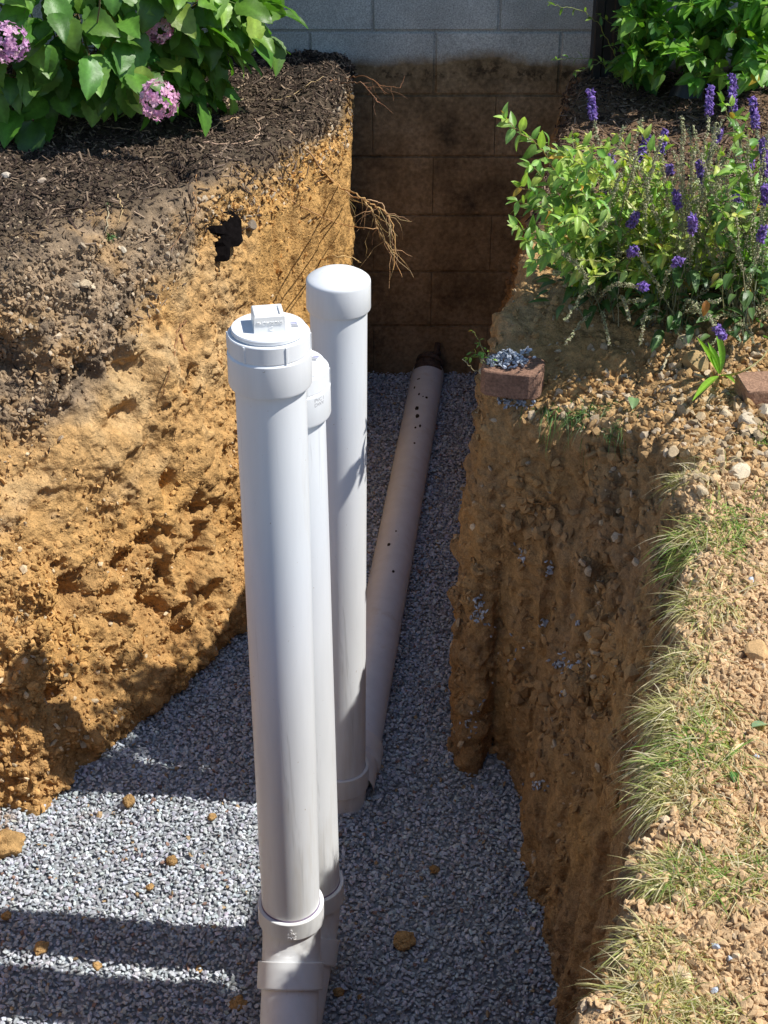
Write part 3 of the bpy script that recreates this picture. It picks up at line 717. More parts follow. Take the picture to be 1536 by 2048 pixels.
a = Acc(); pc = Path([(.185, 4.975, -2.40), (.192, 4.985, -2.275)]); sweep(a, pc, [(0, .012), (.05, .012), (.05, .015), (.062, .015), (.062, .011), (.095, .010)], seg=24, c=(.1, .08, .06), cap1=True)
a.build('vent_stub', M_rust, root3, smooth=True, sharp=30)
# mud splashes on the floor pipe: small flattened drops
a = Acc()
ax = (pf.p[1] - pf.p[0]) / pf.L; 
def on_pipe(px, py):
    d = ray(px, py); d = d / np.linalg.norm(d); o = pf.p[0]; A = d - (d @ ax) * ax; B = -o + (o @ ax) * ax
    aa = A @ A; bb = 2 * A @ B; cc = B @ B - RP ** 2; ds = bb * bb - 4 * aa * cc
    if ds < 0: return None
    p = d * ((-bb - math.sqrt(ds)) / (2 * aa)); c0 = o + ((p - o) @ ax) * ax; return p, (p - c0) / RP
for px, py, w_, l_ in [(838, 788, 3, 5), (846, 793, 2, 3), (853, 795, 4, 5), (834, 816, 6, 9), (835, 832, 5, 9), (840, 852, 3, 7), (831, 855, 3, 5), (829, 886, 3, 4), (778, 1089, 5, 6), (792, 1062, 3, 3), (787, 1143, 4, 5), (837, 758, 5, 3), (829, 775, 3, 6)]:
    h_ = on_pipe(px, py)
    if h_ is None: continue
    p, n_ = h_; t_ = np.cross(n_, ax); z_ = p[1] * CP - p[2] * SP
    vv = IV * rng.uniform(.8, 1.2, (12, 1)); a = Acc(); a.add(p + (vv[:, :1] * t_ * w_ * .8 + vv[:, 1:2] * ax * l_ * 1.0) * z_ / FPX + vv[:, 2:] * n_ * .0012, IF, (.035, .03, .025))
    a.build('mud_splash', M_crumb, fp, smooth=True)
#PART3
# ------------------------------------------------------------------ scatter on the banks
fc = V[Q].mean(1); fn_ = np.cross(V[Q[:, 2]] - V[Q[:, 0]], V[Q[:, 3]] - V[Q[:, 1]]); fa = np.linalg.norm(fn_, axis=1) / 2; fn_ = fn_ / (fa[:, None] * 2 + 1e-12)
fz = fc[:, 1] * CP - fc[:, 2] * SP; fu = 768 + fc[:, 0] / fz * FPX; fv = 1024 - (fc[:, 2] * CP + fc[:, 1] * SP) / fz * FPX
vis = (fu > -140) & (fu < 1680) & (fv > -120) & (fv < 2200) & (fc[:, 2] > F(fc[:, 0], fc[:, 1]) + .01)
fdep = G(fc[:, 0], fc[:, 1]) - fc[:, 2]; fC = C[Q].mean(1); fst = 1 - np.clip(fn_[:, 2], 0, 1)
fL = fc[:, 0] < -.05
fm1 = fbm(fc * 3, 3, 200); fm2 = fbm(fc * 9, 3, 201)
def sample(wt, n):
    p = np.where(vis, fa * wt, 0); p = p / p.sum(); i = rng.choice(len(p), n, p=p)
    a, b = rng.random((2, n, 1)); q = V[Q[i]]; pos = (q[:, 0] * (1 - a) + q[:, 1] * a) * (1 - b) + (q[:, 3] * (1 - a) + q[:, 2] * a) * b
    return pos, fn_[i], i
def crumb(acc, wt, n, smin, smax, colfn, pw=2.5, sink=.1, flat=.7):
    T, nn_, i = sample(wt, n); s = smin + (smax - smin) * rng.random(n) ** pw
    S = s[:, None] * np.stack([rng.uniform(.8, 1.4, n), rng.uniform(.6, 1.1, n), rng.uniform(.45, 1, n) * flat], 1)
    scatter_chips(acc, T + nn_ * (s * (.35 - sink))[:, None], S, rotmats(n), np.clip(colfn(i, n), .01, .85), CLODS)
tan = np.array([.60, .47, .30])
def own(k=.35, stone=.06, stc=tan):
    def f(i, n):
        c = fC[i] * rng.uniform(1 - k, 1 + k * .8, (n, 1)); m = rng.random(n) < stone; c[m] = stc * rng.uniform(.7, 1.25, (m.sum(), 1)); return c
    return f
topw = sstep(.10, -.02, fdep - (.10 + .28 * sstep(-.38, -.85, fc[:, 0]) + .1 * fm1)) * fL
patch = .25 + sstep(-.1, .45, fm1 + .5 * fm2) * 1.6
lowb = sstep(.5, .8, fdep)
scr = sstep(-.42, -.30, fc[:, 0])
acr = Acc()
crumb(acr, fL * patch * (.35 + topw * 1.5 + lowb * .5) * (1 - .7 * scr) * sstep(3.9, 3.5, fc[:, 1] - .6 * (fdep > .1)), 11000, .0014, .0085, own(.18, .04))
crumb(acr, fL * topw * (fdep > .03), 4500, .002, .010, own(.25, .2, np.array([.50, .40, .28])), 3)
crumb(acr, fL * sstep(3.1, 2.95, fc[:, 1]) * (fdep > .4), 2500, .002, .012, own(.3, .1), 3)
tag(acr.build('soil_crumbs', M_crumb), 'loose crumbs and pebbles stuck on the left clay bank', 'soil crumbs', kind='stuff')
rim_ok = 1 - .8 * ((fu > 960) & (fu < 1290) & (fv > 540) & (fv < 740))
clust = sstep(.15, .5, fbm(fc * 6, 2, 222)) * (fu > 1020) & (fu < 1270) & (fv > 900) & (fv < 1480) if False else sstep(.1, .45, fbm(fc * 6, 2, 222)) * ((fu > 1020) & (fu < 1270) & (fv > 900) & (fv < 1480))
acr = Acc()
crumb(acr, (~fL) * sstep(.4, .7, fst) * clust, 420, .006, .022, own(.15, .03), 2.2, .25, .9)
crumb(acr, (~fL) * patch * sstep(.25, .6, fst) * (.25 + .75 * (fv < 1500)), 6000, .0015, .013, own(.2, .04), 4.5)
crumb(acr, (~fL) * sstep(.4, .2, fst) * sstep(2.6, 2.3, fc[:, 1]), 34000, .0010, .0085, own(.2, .05, np.array([.62, .47, .30])), 4.5)
crumb(acr, (~fL) * rim_ok * sstep(.5, .2, fst) * sstep(2.25, 2.5, fc[:, 1]) * sstep(3.6, 2.9, fc[:, 1]), 10000, .0014, .0115, own(.28, .2, np.array([.52, .41, .28])), 2.6)
crumb(acr, (~fL) * sstep(.5, .2, fst) * (fu > 1340) * sstep(780, 830, fv) * sstep(1010, 960, fv), 420, .004, .016, own(.2, .7, np.array([.50, .38, .23])), 2.2)
tag(acr.build('soil_crumbs', M_crumb), 'loose orange clods and pebbles over the right bank and lawn edge', 'soil crumbs', kind='stuff')

# bark mulch chips
def mulch(wt, n, name, label, cols, smax=.015):
    T, nn_, i = sample(wt, n); L_ = .004 + smax * rng.random(n) ** 2; Wd = rng.uniform(.0010, .0028, n); Th = rng.uniform(.0006, .0014, n)
    box = np.array([(-1, -1, -1), (1, -.7, -1), (1, .8, -1), (-1, 1, -1), (-1, -1, 1), (1, -.7, 1), (1, .8, 1), (-1, 1, 1)], float)
    bf = np.array([(0, 3, 2, 1), (4, 5, 6, 7), (0, 1, 5, 4), (1, 2, 6, 5), (2, 3, 7, 6), (3, 0, 4, 7)])
    zax = nn_ + rng.normal(0, .35, (n, 3)); zax /= np.linalg.norm(zax, axis=1, keepdims=True); xr = rng.normal(size=(n, 3)); xa = np.cross(zax, xr); xa /= np.linalg.norm(xa, axis=1, keepdims=True); ya = np.cross(zax, xa)
    M_ = np.stack([xa * L_[:, None], ya * Wd[:, None], zax * Th[:, None]], 2)
    cc = cols[rng.integers(0, len(cols), n)] * rng.uniform(.5, 1.5, (n, 1)); a = Acc(); a.inst(box, bf, M_, T + nn_ * rng.uniform(0, .006, (n, 1)), np.clip(cc, .008, .8)); tag(a.build(name, M_mulch), label, 'mulch', kind='stuff')
dk = np.array([[.060, .042, .030], [.034, .024, .018], [.090, .062, .044], [.11, .08, .06], [.040, .026, .020], [.22, .16, .11]]) * 1.3
fmY = fc[:, 1] - np.interp(fc[:, 0], [-.95, -.5, -.3, -.12], [3.25, 3.72, 4.0, 4.3]) + .12 * fm1 + .08 * fm2
mulch(fL * (sstep(.08, .02, fdep) * sstep(-.12, .12, fmY) + .12 * topw), 17000, 'bark_mulch', 'dark shredded bark mulch under the pink hydrangea', dk)
mulch((~fL) * sstep(.09, .03, fdep) * sstep(3.0, 3.4, fc[:, 1] + np.interp(fc[:, 0], [.35, .75], [-.5, 0])), 8000, 'bark_mulch', 'reddish brown bark mulch behind the purple flowers', np.array([[.10, .065, .045], [.05, .033, .025], [.18, .12, .085], [.28, .2, .14]]))

# ------------------------------------------------------------------ growing things
def frame_from(t, up):
    t = t / np.linalg.norm(t); y = np.cross(up, t); ny = np.linalg.norm(y); y = y / ny if ny > 1e-6 else np.array([1, 0, 0]); return t, y, np.cross(t, y)
def leaf(acc, p, t, up, L, W, droop=.3, fold=.25, shape='ovate', serr=0, seg=7, c=(.1, .25, .04), curl=0, wave=0):
    t, y, z = frame_from(np.array(t, float), np.array(up, float)); s = np.linspace(0, 1, seg + 1)
    if shape == 'ovate': wd = np.sin(np.pi * s ** .75) ** .8 * (1 - .25 * s)
    elif shape == 'heart': wd = np.clip(np.sin(np.pi * (s * .93 + .07) ** .62), 0, 1) ** .9
    else: wd = np.sin(np.pi * s ** .85) ** .9 * .9
    wd[-1] = .0; wd[0] = .05
    if serr: wd = wd * (1 + serr * np.where(np.arange(seg + 1) % 2, 1, -1))
    if serr: wd[-1] = 0
    a = droop * s * 1.6; cx = np.concatenate([[0], np.cumsum(np.cos(a[1:]))]) / seg * L; cz = -np.concatenate([[0], np.cumsum(np.sin(a[1:]))]) / seg * L
    vs = []
    ph = rng.uniform(0, 6)
    for k in (-1, -.5, 0, .5, 1):
        off = k * W * .5 * wd; zz = cz + abs(k) * W * .5 * wd * fold - (k * k) * W * .5 * wd * fold * curl + wave * W * abs(k) * np.sin(s * 9 + ph + k * 2) * .5
        vs.append(p + cx[:, None] * t + off[:, None] * y + zz[:, None] * z)
    vs = np.stack(vs, 1).reshape(-1, 3); i = np.arange(seg)[:, None] * 5 + np.arange(4)[None]; i = i.ravel()
    cols_ = np.tile(np.array(c, float), (len(vs), 1)).reshape(seg + 1, 5, 3); cols_[:, 2] *= 1.35; cols_ = cols_.reshape(-1, 3)      # paler midrib
    acc.add(vs, np.stack([i, i + 1, i + 6, i + 5], 1), cols_)
def tube(acc, pts, r0, r1, c, seg=5):
    pts = np.array(pts, float); n = len(pts); d = np.gradient(pts, axis=0); d /= np.linalg.norm(d, axis=1, keepdims=True) + 1e-9
    ref = np.array([.3, .2, .93]); a = np.cross(d, ref); a /= np.linalg.norm(a, axis=1, keepdims=True) + 1e-9; b = np.cross(d, a); t = np.arange(seg) / seg * 2 * math.pi; r = np.linspace(r0, r1, n)
    V_ = pts[:, None] + r[:, None, None] * (np.cos(t)[None, :, None] * a[:, None] + np.sin(t)[None, :, None] * b[:, None]); i = np.arange(seg); j = (i + 1) % seg
    F_ = np.concatenate([np.stack([k * seg + i, (k + 1) * seg + i, (k + 1) * seg + j, k * seg + j], 1) for k in range(n - 1)])
    acc.add(V_.reshape(-1, 3), F_, c)
def curve(pts, n=6):
    """Catmull-Rom"""
    P_ = [np.array(p, float) for p in pts]; P_ = [2 * P_[0] - P_[1]] + P_ + [2 * P_[-1] - P_[-2]]; out = []
    for i in range(1, len(P_) - 2):
        for k in range(n):
            t = k / n; a, b, c_, d = P_[i - 1:i + 3]; out.append(.5 * ((2 * b) + (-a + c_) * t + (2 * a - 5 * b + 4 * c_ - d) * t * t + (-a + 3 * b - 3 * c_ + d) * t ** 3))
    out.append(P_[-2]); return np.array(out)
def wig(pts, amp):
    pts = pts.copy(); n = len(pts); pts[1:-1] += rng.normal(0, amp, (n - 2, 3)); return pts
green = lambda base, v=.3: np.array(base if rng.random() > .018 or base[1] < base[0] * 1.2 else (base[0] * 3.2, base[1] * 1.15, base[2])) * rng.uniform(1 - v, 1 + v) * np.array([rng.uniform(.85, 1.2), 1, rng.uniform(.8, 1.2)])

bc = PY(1026, 728, hit(985, 800)[0][1] + .005)
# hydrangea -----------------------------------------------------------
HC = np.array([-.90, 4.42, -.98]); HRx, HRy, HRz = .57, .43, .38
hy = empty('hydrangea_bush', (-.86, 4.42, -1.29), 'leafy green hydrangea with pink mophead flowers at the top left of the pit', 'shrub')
af = Acc(); ast = Acc()
placed = 0
while placed < 760:
    d = rng.normal(size=3); d[1] = -abs(d[1]) if rng.random() < .75 else d[1]; d /= np.linalg.norm(d)
    if d[2] < -.75: continue
    rr = rng.uniform(.55, 1.0) ** .5; p = HC + d * np.array([HRx, HRy, HRz]) * rr * (1 + .10 * math.sin(d[0] * 9 + d[2] * 7))
    if p[2] < drop(p[0], p[1]) + .025: continue
    L = rng.uniform(.08, .125); out = d * np.array([1, 1, .3]); out /= np.linalg.norm(out)
    t = out * rng.uniform(.5, 1) + rng.normal(0, .45, 3) + np.array([0, 0, rng.uniform(-.9, .1)]); up = out * .6 + np.array([.15, 0, 1]) * rng.uniform(.4, 1.1) + rng.normal(0, .25, 3)
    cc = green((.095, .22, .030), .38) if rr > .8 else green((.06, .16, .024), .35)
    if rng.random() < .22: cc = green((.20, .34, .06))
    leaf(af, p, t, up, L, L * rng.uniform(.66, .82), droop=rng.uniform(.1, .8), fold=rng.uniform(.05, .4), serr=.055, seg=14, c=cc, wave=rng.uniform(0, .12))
    if placed % 3 == 0: tube(ast, curve([p, p - t / np.linalg.norm(t) * .03 - up * .01, HC * .3 + p * .7 + np.array([0, 0, -.06])], 3), .0014, .0022, (.16, .24, .07))
    placed += 1
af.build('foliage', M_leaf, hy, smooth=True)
for k in range(26):
    b = np.array([-.86 + rng.normal(0, .12), 4.42 + rng.normal(0, .08), -1.30]); e = HC + rng.normal(size=3) * np.array([.3, .22, .2]) + np.array([0, -.05, .02])
    tube(ast, wig(curve([b, (b + e) / 2 + rng.normal(0, .03, 3), e], 5), .003), .004, .002, green((.20, .15, .08)))
ast.build('stems', M_wood, hy, smooth=True)
def mophead(parent, c, r, colr):
    a = Acc()
    for k in range(150):
        d = rng.normal(size=3); d /= np.linalg.norm(d)
        if d[1] > .6: continue
        p = c + d * r * rng.uniform(.72, 1.0); t0 = np.cross(d, rng.normal(size=3)); t0 /= np.linalg.norm(t0); t1 = np.cross(d, t0)
        cc = np.array(colr) * rng.uniform(.75, 1.2) * np.array([1, rng.uniform(.8, 1.25), rng.uniform(.9, 1.1)]); s_ = rng.uniform(.008, .0125)
        tilt = rng.normal(0, .4, 3)
        for q in range(4):
            an = q * math.pi / 2 + .3; u = t0 * math.cos(an) + t1 * math.sin(an); v = np.cross(d, u); dd_ = d + tilt * .3
            pts = [p, p + u * s_ * .55 + v * s_ * .42 + dd_ * s_ * .12, p + u * s_ * 1.05 + dd_ * s_ * rng.uniform(.1, .5), p + u * s_ * .55 - v * s_ * .42 + dd_ * s_ * .12]
            a.add(pts, [(0, 1, 2, 3)], cc)
    return a.build('flower_head', M_petal, parent)
mophead(hy, PY(18, 85, 3.90), .052, (.72, .42, .64)); mophead(hy, PY(318, 200, 3.94), .052, (.84, .50, .68)); mophead(hy, PY(316, 55, 4.10), .040, (.80, .46, .64))

# generic leafy weed ---------------------------------------------------
def weed(name, base, tips, label, cat, group, leafL=(.026, .05), cols=((.20, .34, .06), (.13, .27, .05)), shape='ovate', dens=.022, wr=.5, stemc=(.26, .30, .12), r=.0016, start=.15, sag=.0, extra=None):
    root = empty(name, base, label, cat, group); a = Acc(); s = Acc()
    for tp in tips:
        tp = np.array(tp, float); b = np.array(base) + rng.normal(0, .012, 3) * np.array([1, 1, 0]); L = np.linalg.norm(tp - b)
        m = (b + tp) / 2 + np.array([0, 0, L * .14]) + rng.normal(0, .03 * L + .003, 3); pts = wig(curve([b, m, tp], max(4, int(L / .03))), .002); tube(s, pts, r, r * .45, green(stemc, .2), 5)
        acc_ = 0; side = rng.uniform(0, 6)
        for k in range(1, len(pts)):
            dl = np.linalg.norm(pts[k] - pts[k - 1]); acc_ += dl; d = (pts[k] - pts[k - 1]) / dl
            while acc_ > dens:
                acc_ -= dens
                if k / len(pts) < start: continue
                side += 2.4; q = np.cross(d, [math.cos(side), math.sin(side), .3]); q /= np.linalg.norm(q)
                t = q * .9 + d * .55 + rng.normal(0, .2, 3); l = rng.uniform(*leafL) * (1 - .35 * k / len(pts))
                leaf(a, pts[k], t, np.array([.2, -.15, 1]) + rng.normal(0, .35, 3), l, l * wr * rng.uniform(.8, 1.15), droop=rng.uniform(0, .7), fold=rng.uniform(.1, .5), c=green(cols[0] if rng.random() < .55 else cols[1]), seg=6, shape=shape)
        for q in range(3):
            d = (pts[-1] - pts[-2]) / np.linalg.norm(pts[-1] - pts[-2]); leaf(a, pts[-1], d + rng.normal(0, .5, 3), np.array([0, 0, 1]) + rng.normal(0, .4, 3), leafL[0] * rng.uniform(.6, 1), leafL[0] * wr * .8, c=green(cols[0]), seg=5, shape=shape)
    if extra: extra(root, a, s)
    a.build('foliage', M_leaf, root, smooth=True); s.build('stems', M_leaf, root, smooth=True); return root
def hb(px, py):
    p, n_ = hit(px, py); return p - np.array([0, 0, .004])
# sprawling weed leaning over the trench
wb = hb(1200, 590)
tl = [(1012, 238, 3.05), (1062, 330, 3.12), (1035, 402, 3.05), (1032, 452, 3.0), (1040, 372, 3.1), (1092, 285, 3.2), (1150, 275, 3.15), (1052, 480, 2.95), (1090, 420, 3.0), (1115, 350, 3.05), (1100, 500, 2.9), (1065, 520, 2.92), (1170, 330, 3.0), (1150, 430, 2.9), (1215, 300, 3.1), (1195, 400, 3.0), (1110, 455, 2.95), (1130, 310, 3.15), (1160, 370, 3.05), (1075, 390, 3.05)]
weed('sprawling_weed', wb, [PY(a_, b_, c_ - .17) for a_, b_, c_ in tl], 'pale green leafy weed leaning out over the trench from the right rim', 'weed', 'weeds among the purple flowers', leafL=(.032, .060), cols=((.28, .42, .10), (.16, .30, .06)), dens=.0125, stemc=(.34, .30, .16))
wb2 = hb(1330, 600); tl = []
for k in range(95): tl.append(PY(rng.uniform(1130, 1500), rng.uniform(265, 560), rng.uniform(2.85, 3.35)))
weed('yellow_green_weed', wb2, tl, 'yellow green leafy weed woven through the middle of the purple flower stems', 'weed', 'weeds among the purple flowers', leafL=(.026, .052), cols=((.42, .50, .12), (.26, .40, .08)), dens=.019, stemc=(.45, .46, .22))
wb3 = hb(1500, 600); tl = []
for k in range(46): tl.append(PY(rng.uniform(1400, 1600), rng.uniform(200, 600), rng.uniform(2.85, 3.4)))
weed('yellow_green_weed', wb3, tl, 'leafy green weed at the right edge behind the purple flowers', 'weed', 'weeds among the purple flowers', leafL=(.028, .055), cols=((.20, .34, .06), (.12, .25, .05)), dens=.020)

# salvia clumps --------------------------------------------------------
OV, OF = np.array([(1, 0, 0), (-1, 0, 0), (0, 1, 0), (0, -1, 0), (0, 0, 1), (0, 0, -1)], float), np.array([(0, 2, 4), (2, 1, 4), (1, 3, 4), (3, 0, 4), (2, 0, 5), (1, 2, 5), (3, 1, 5), (0, 3, 5)])
def spike(root, b, tp, flower, big=1.0):
    a = Acc(); b = np.array(b); tp = np.array(tp); L = np.linalg.norm(tp - b); lean = tp - b
    m = b + lean * .5 + np.array([0, 0, L * .10]) + rng.normal(0, .012, 3); pts = wig(curve([b, m, tp], 10), .0012); tube(a, pts, .0014, .0007, green((.30, .32, .18), .2), 4)
    T, S, Cs = [], [], []
    n = len(pts); tot = L; s = .30
    while s < 1.0:
        x = s * (n - 1); i = min(int(x), n - 2); p = pts[i] + (pts[i + 1] - pts[i]) * (x - i); d = (pts[i + 1] - pts[i]); d /= np.linalg.norm(d)
        ft = flower > 0 and s > 1 - flower
        for q in range(9 if ft else 5):
            o = rng.normal(size=3); o -= o @ d * d; o /= np.linalg.norm(o) + 1e-9; rad = (.0092 if ft else .0048) * big * rng.uniform(.5, 1.1) * (1.25 - .5 * s)
            T.append(p + o * rad + d * rng.uniform(-.003, .003)); S.append(np.array([.0036, .0018, .0014]) * rng.uniform(.7, 1.5) * (1.45 if ft else .85) * big)
            if ft: Cs.append(np.array([.25, .15, .46]) * rng.uniform(.5, 1.6) if rng.random() < .85 else np.array([.34, .25, .62]))
            else: Cs.append(np.array([.48, .50, .28]) * rng.uniform(.55, 1.4) if rng.random() < .7 else np.array([.52, .47, .33]) * rng.uniform(.7, 1.2))
        s += (.0048 if ft else .0075) / tot
    K = len(T); a.inst(OV, OF, rotmats(K) * np.array(S)[:, None, :], np.array(T), np.array(Cs))
    return a.build('flower_spike', M_petal, root)
sal = [(1200, 610, 'purple salvia clump nearest the trench with mostly faded seed stems'), (1350, 640, 'purple salvia clump in the middle above the stony soil'), (1490, 650, 'purple salvia clump at the right edge with upright flowers')]
roots = []
for px, py, lb in sal:
    b = hb(px, py); roots.append((px, b, empty('salvia_plant', b, lb, 'flowering plant', 'purple salvia plants')))
def nearest_root(px): return min(roots, key=lambda r_: abs(r_[0] + 30 - px))
fl = [(1180, 178, 3.30, .28), (1463, 150, 3.3, .26), (1422, 172, 3.25, .2), (1505, 195, 3.2, .22), (1295, 268, 3.15, .26), (1330, 262, 3.1, .24), (1527, 275, 3.0, .3), (1398, 320, 3.0, .2), (1354, 385, 2.92, .24), (1470, 392, 2.95, .24), (1385, 432, 2.85, .34),
      (1272, 428, 2.95, .22), (1268, 498, 2.85, .3), (1222, 310, 3.1, .12), (1533, 370, 2.95, .22), (1290, 575, 2.75, .12), (1445, 672, 2.70, .18), (1215, 370, 3.05, .10), (1130, 300, 3.2, .08), (1440, 260, 3.15, .1), (1500, 320, 3.05, .15), (1360, 520, 2.8, .2), (1410, 350, 3.0, .1), (1528, 455, 2.9, .2), (1340, 330, 3.05, .12)]
for px, py, Y, f in fl:
    _, b, rt = nearest_root(px); spike(rt, b + rng.normal(0, .02, 3) * np.array([1, 1, 0]), PY(px, py, Y), f * .72, 1.0)
for px, b, rt in roots:
    for k in range(30):
        q = PY(px + rng.uniform(-110, 120), rng.uniform(215, 520), rng.uniform(2.8, 3.35)); spike(rt, b + rng.normal(0, .03, 3) * np.array([1, 1, 0]), q, 0)
    for q in [(px - 70, py + 40) for py in (600, 650)] + [(px + 60, 640), (px + 20, 690), (px + 90, 600)]:
        spike(rt, b, PY(q[0], q[1], 2.78 + rng.uniform(0, .1)), 0, .85)
    a = Acc()
    for k in range(110):
        d = rng.normal(size=3) * np.array([1, 1, .0]); d /= np.linalg.norm(d); p = b + d * rng.uniform(.01, .14) + np.array([0, 0, rng.uniform(.008, .16)]); l = rng.uniform(.03, .055)
        leaf(a, p, d + np.array([0, 0, rng.uniform(-.3, .6)]), np.array([0, 0, 1]) + rng.normal(0, .3, 3), l, l * .42, droop=rng.uniform(.1, .9), fold=.3, c=green((.075, .15, .045)), seg=6)
    a.build('foliage', M_leaf, rt, smooth=True)
for px, py, tx, ty in [(1100, 440, 1105, 545), (1150, 470, 1165, 570), (1235, 230, 1275, 310)]:
    b = PY(px, py, 2.95); spike(roots[0][2], roots[0][1], PY(tx, ty, 2.86), 0, .8)

# broad leaved plants by the wall --------------------------------------
bb = [((1290, 165), 4.55, 'broad leaved green weed beside the dark downspout', (1245, 1330)), ((1400, 150), 4.5, 'broad leaved green weed behind the black plastic flap', (1330, 1460)), ((1510, 160), 4.45, 'broad leaved green weed at the top right corner', (1440, 1600))]
for (px, py), Y, lb, (xa, xb) in bb:
    p = hb(px, py); tips = [PY(rng.uniform(xa, xb), rng.uniform(-160, 110), Y + rng.uniform(-.15, .25)) for _ in range(20)] + [PY(rng.uniform(xa, xb), rng.uniform(90, 160), Y - rng.uniform(.0, .15)) for _ in range(7)]
    weed('broadleaf_weed', p, tips, lb, 'weed', 'broad leaved weeds along the wall', leafL=(.06, .11), cols=((.15, .33, .045), (.08, .22, .035)), shape='heart', dens=.036, wr=.62, r=.0024, start=.1)
weed('climbing_vine', hb(1262, 178), [PY(*q) for q in [(1104, 8, 4.55), (1112, 118, 4.4), (1150, 145, 4.4), (1200, 30, 4.7), (1245, -40, 4.7), (1228, 90, 4.6)]], 'thin pale vine reaching left across the house wall from the downspout', 'vine', None, leafL=(.020, .040), dens=.045, stemc=(.30, .34, .14), wr=.45)
weed('rim_seedling', PY(972, 722, bc[1]), [PY(*q) for q in [(945, 662, bc[1] + .03), (942, 705, bc[1]), (958, 690, bc[1]), (936, 716, bc[1])]], 'tiny pale vine seedling beside the gravel topped brick', 'weed', None, leafL=(.012, .020), dens=.012, wr=.6, r=.0009)
# lance leaved sprout
sp0 = hb(1440, 748); spr = empty('lance_leaved_sprout', sp0, 'bright green sprout with three long pointed leaves on the stony soil', 'plant'); a = Acc()
for tx, ty, Yq, l, w_ in [(1408, 680, 2.78, .062, .016), (1450, 668, 2.72, .075, .026), (1395, 770, 2.62, .055, .018), (1470, 748, 2.7, .035, .014), (1425, 690, 2.8, .05, .02)]:
    d = PY(tx, ty, Yq) - sp0; leaf(a, sp0 + d * .05, d, np.array([.3, -.8, .6]) if ty < 700 else np.array([0, -.2, 1]), np.linalg.norm(d) * 1.0, w_, droop=.15, fold=.5, c=green((.20, .42, .04), .1), seg=9, shape='lance')
a.build('leaf_blades', M_leaf, spr, smooth=True); a = Acc(); tube(a, curve([sp0, PY(1480, 745, 2.68), PY(1520, 720, 2.7), PY(1535, 700, 2.72)]), .0022, .0012, (.40, .36, .14)); a.build('stem', M_leaf, spr, smooth=True)

# grass ---------------------------------------------------------------
def blades(acc, px, py, rx, ry, n, L, w_, lean, cols, up=.5, droop=1.0):
    p0, _ = hit(px, py); zz = p0[1] * CP - p0[2] * SP; k = zz / FPX
    for _ in range(n):
        ang, rad = rng.uniform(0, 6.283), rng.random() ** .5; x = p0[0] + math.cos(ang) * rad * rx * k; y = p0[1] - math.sin(ang) * rad * ry * k * 1.35
        z = drop(x, y)
        for _k in range(12):
            if z > -1.47: break
            x += .012; z = drop(x, y)
        l = rng.uniform(*L); d = np.array(lean, float) * rng.uniform(0, 1.3) + rng.normal(0, .75, 3) * np.array([1, 1, .25]); d[2] = up * rng.uniform(.3, 1.3); d /= np.linalg.norm(d)
        m = 5; s = np.linspace(0, 1, m); b = np.array([x, y, z - .002]); ctr = b + s[:, None] * l * d - (s ** 2)[:, None] * np.array([0, 0, l * droop * rng.uniform(.3, 1.0)]); side = np.cross(d, [rng.normal(0, .4), rng.normal(0, .4), 1]); side /= np.linalg.norm(side)
        wv = w_ * rng.uniform(.6, 1.3) * (1 - s ** 2 * .9); a_, b_ = ctr - side * wv[:, None], ctr + side * wv[:, None]; vv = np.stack([a_, b_], 1).reshape(-1, 3); i = np.arange(m - 1) * 2
        cc = np.array(cols[rng.integers(0, len(cols))]) * rng.uniform(.7, 1.25); acc.add(vv, np.stack([i, i + 1, i + 3, i + 2], 1), cc)
yg = [(.56, .50, .24), (.44, .42, .15), (.62, .54, .32), (.30, .34, .10), (.66, .58, .40), (.50, .42, .26)]; gg = [(.16, .30, .05), (.24, .36, .07), (.34, .38, .12)]
agx = Acc()
for t_ in [(1400, 945, 60, 35, 230, (.02, .05), yg, (-.5, -.3, 0)), (1420, 1075, 95, 45, 420, (.025, .06), yg + gg, (-.7, -.2, 0)), (1480, 1040, 60, 50, 200, (.02, .05), gg, (-.3, -.2, 0)), (1420, 1210, 60, 55, 330, (.02, .055), yg, (-.6, -.5, 0)),
           (1385, 1320, 50, 40, 200, (.02, .05), yg, (-.6, -.4, 0)), (1390, 1420, 75, 45, 380, (.025, .06), yg, (-.9, -.1, 0)), (1400, 1500, 95, 60, 560, (.025, .06), yg + gg, (-.8, -.4, 0)), (1360, 1590, 55, 40, 260, (.025, .055), yg, (-.6, -.6, 0)),
           (1350, 1740, 60, 40, 240, (.02, .05), yg, (-.8, -.1, 0)), (1440, 1755, 110, 45, 460, (.02, .05), yg + gg, (-.3, .2, 0)), (1520, 1700, 50, 50, 160, (.02, .045), yg, (0, 0, 0)), (1330, 1900, 70, 40, 330, (.022, .05), yg, (-.9, -.1, 0)),
           (1320, 1990, 90, 45, 480, (.022, .05), yg, (-.8, -.3, 0)), (1400, 2035, 90, 25, 240, (.02, .045), yg, (-.2, -.3, 0)), (1510, 885, 40, 30, 200, (.012, .03), gg, (0, 0, .4)), (1460, 1130, 80, 50, 160, (.02, .04), yg, (-.2, -.2, 0)), (1520, 985, 40, 30, 90, (.01, .03), gg, (0, 0, .2)),
           (1450, 1620, 80, 60, 90, (.015, .035), yg, (0, 0, 0)), (1500, 1270, 60, 60, 60, (.012, .03), yg, (0, 0, 0))]:
    blades(agx, *t_[:4], int(t_[4] * 1.7), (t_[5][0] * 1.35, t_[5][1] * 1.5), .0009, t_[7], t_[6])
th = [(.30, .22, .12), (.22, .15, .08), (.42, .33, .18)]
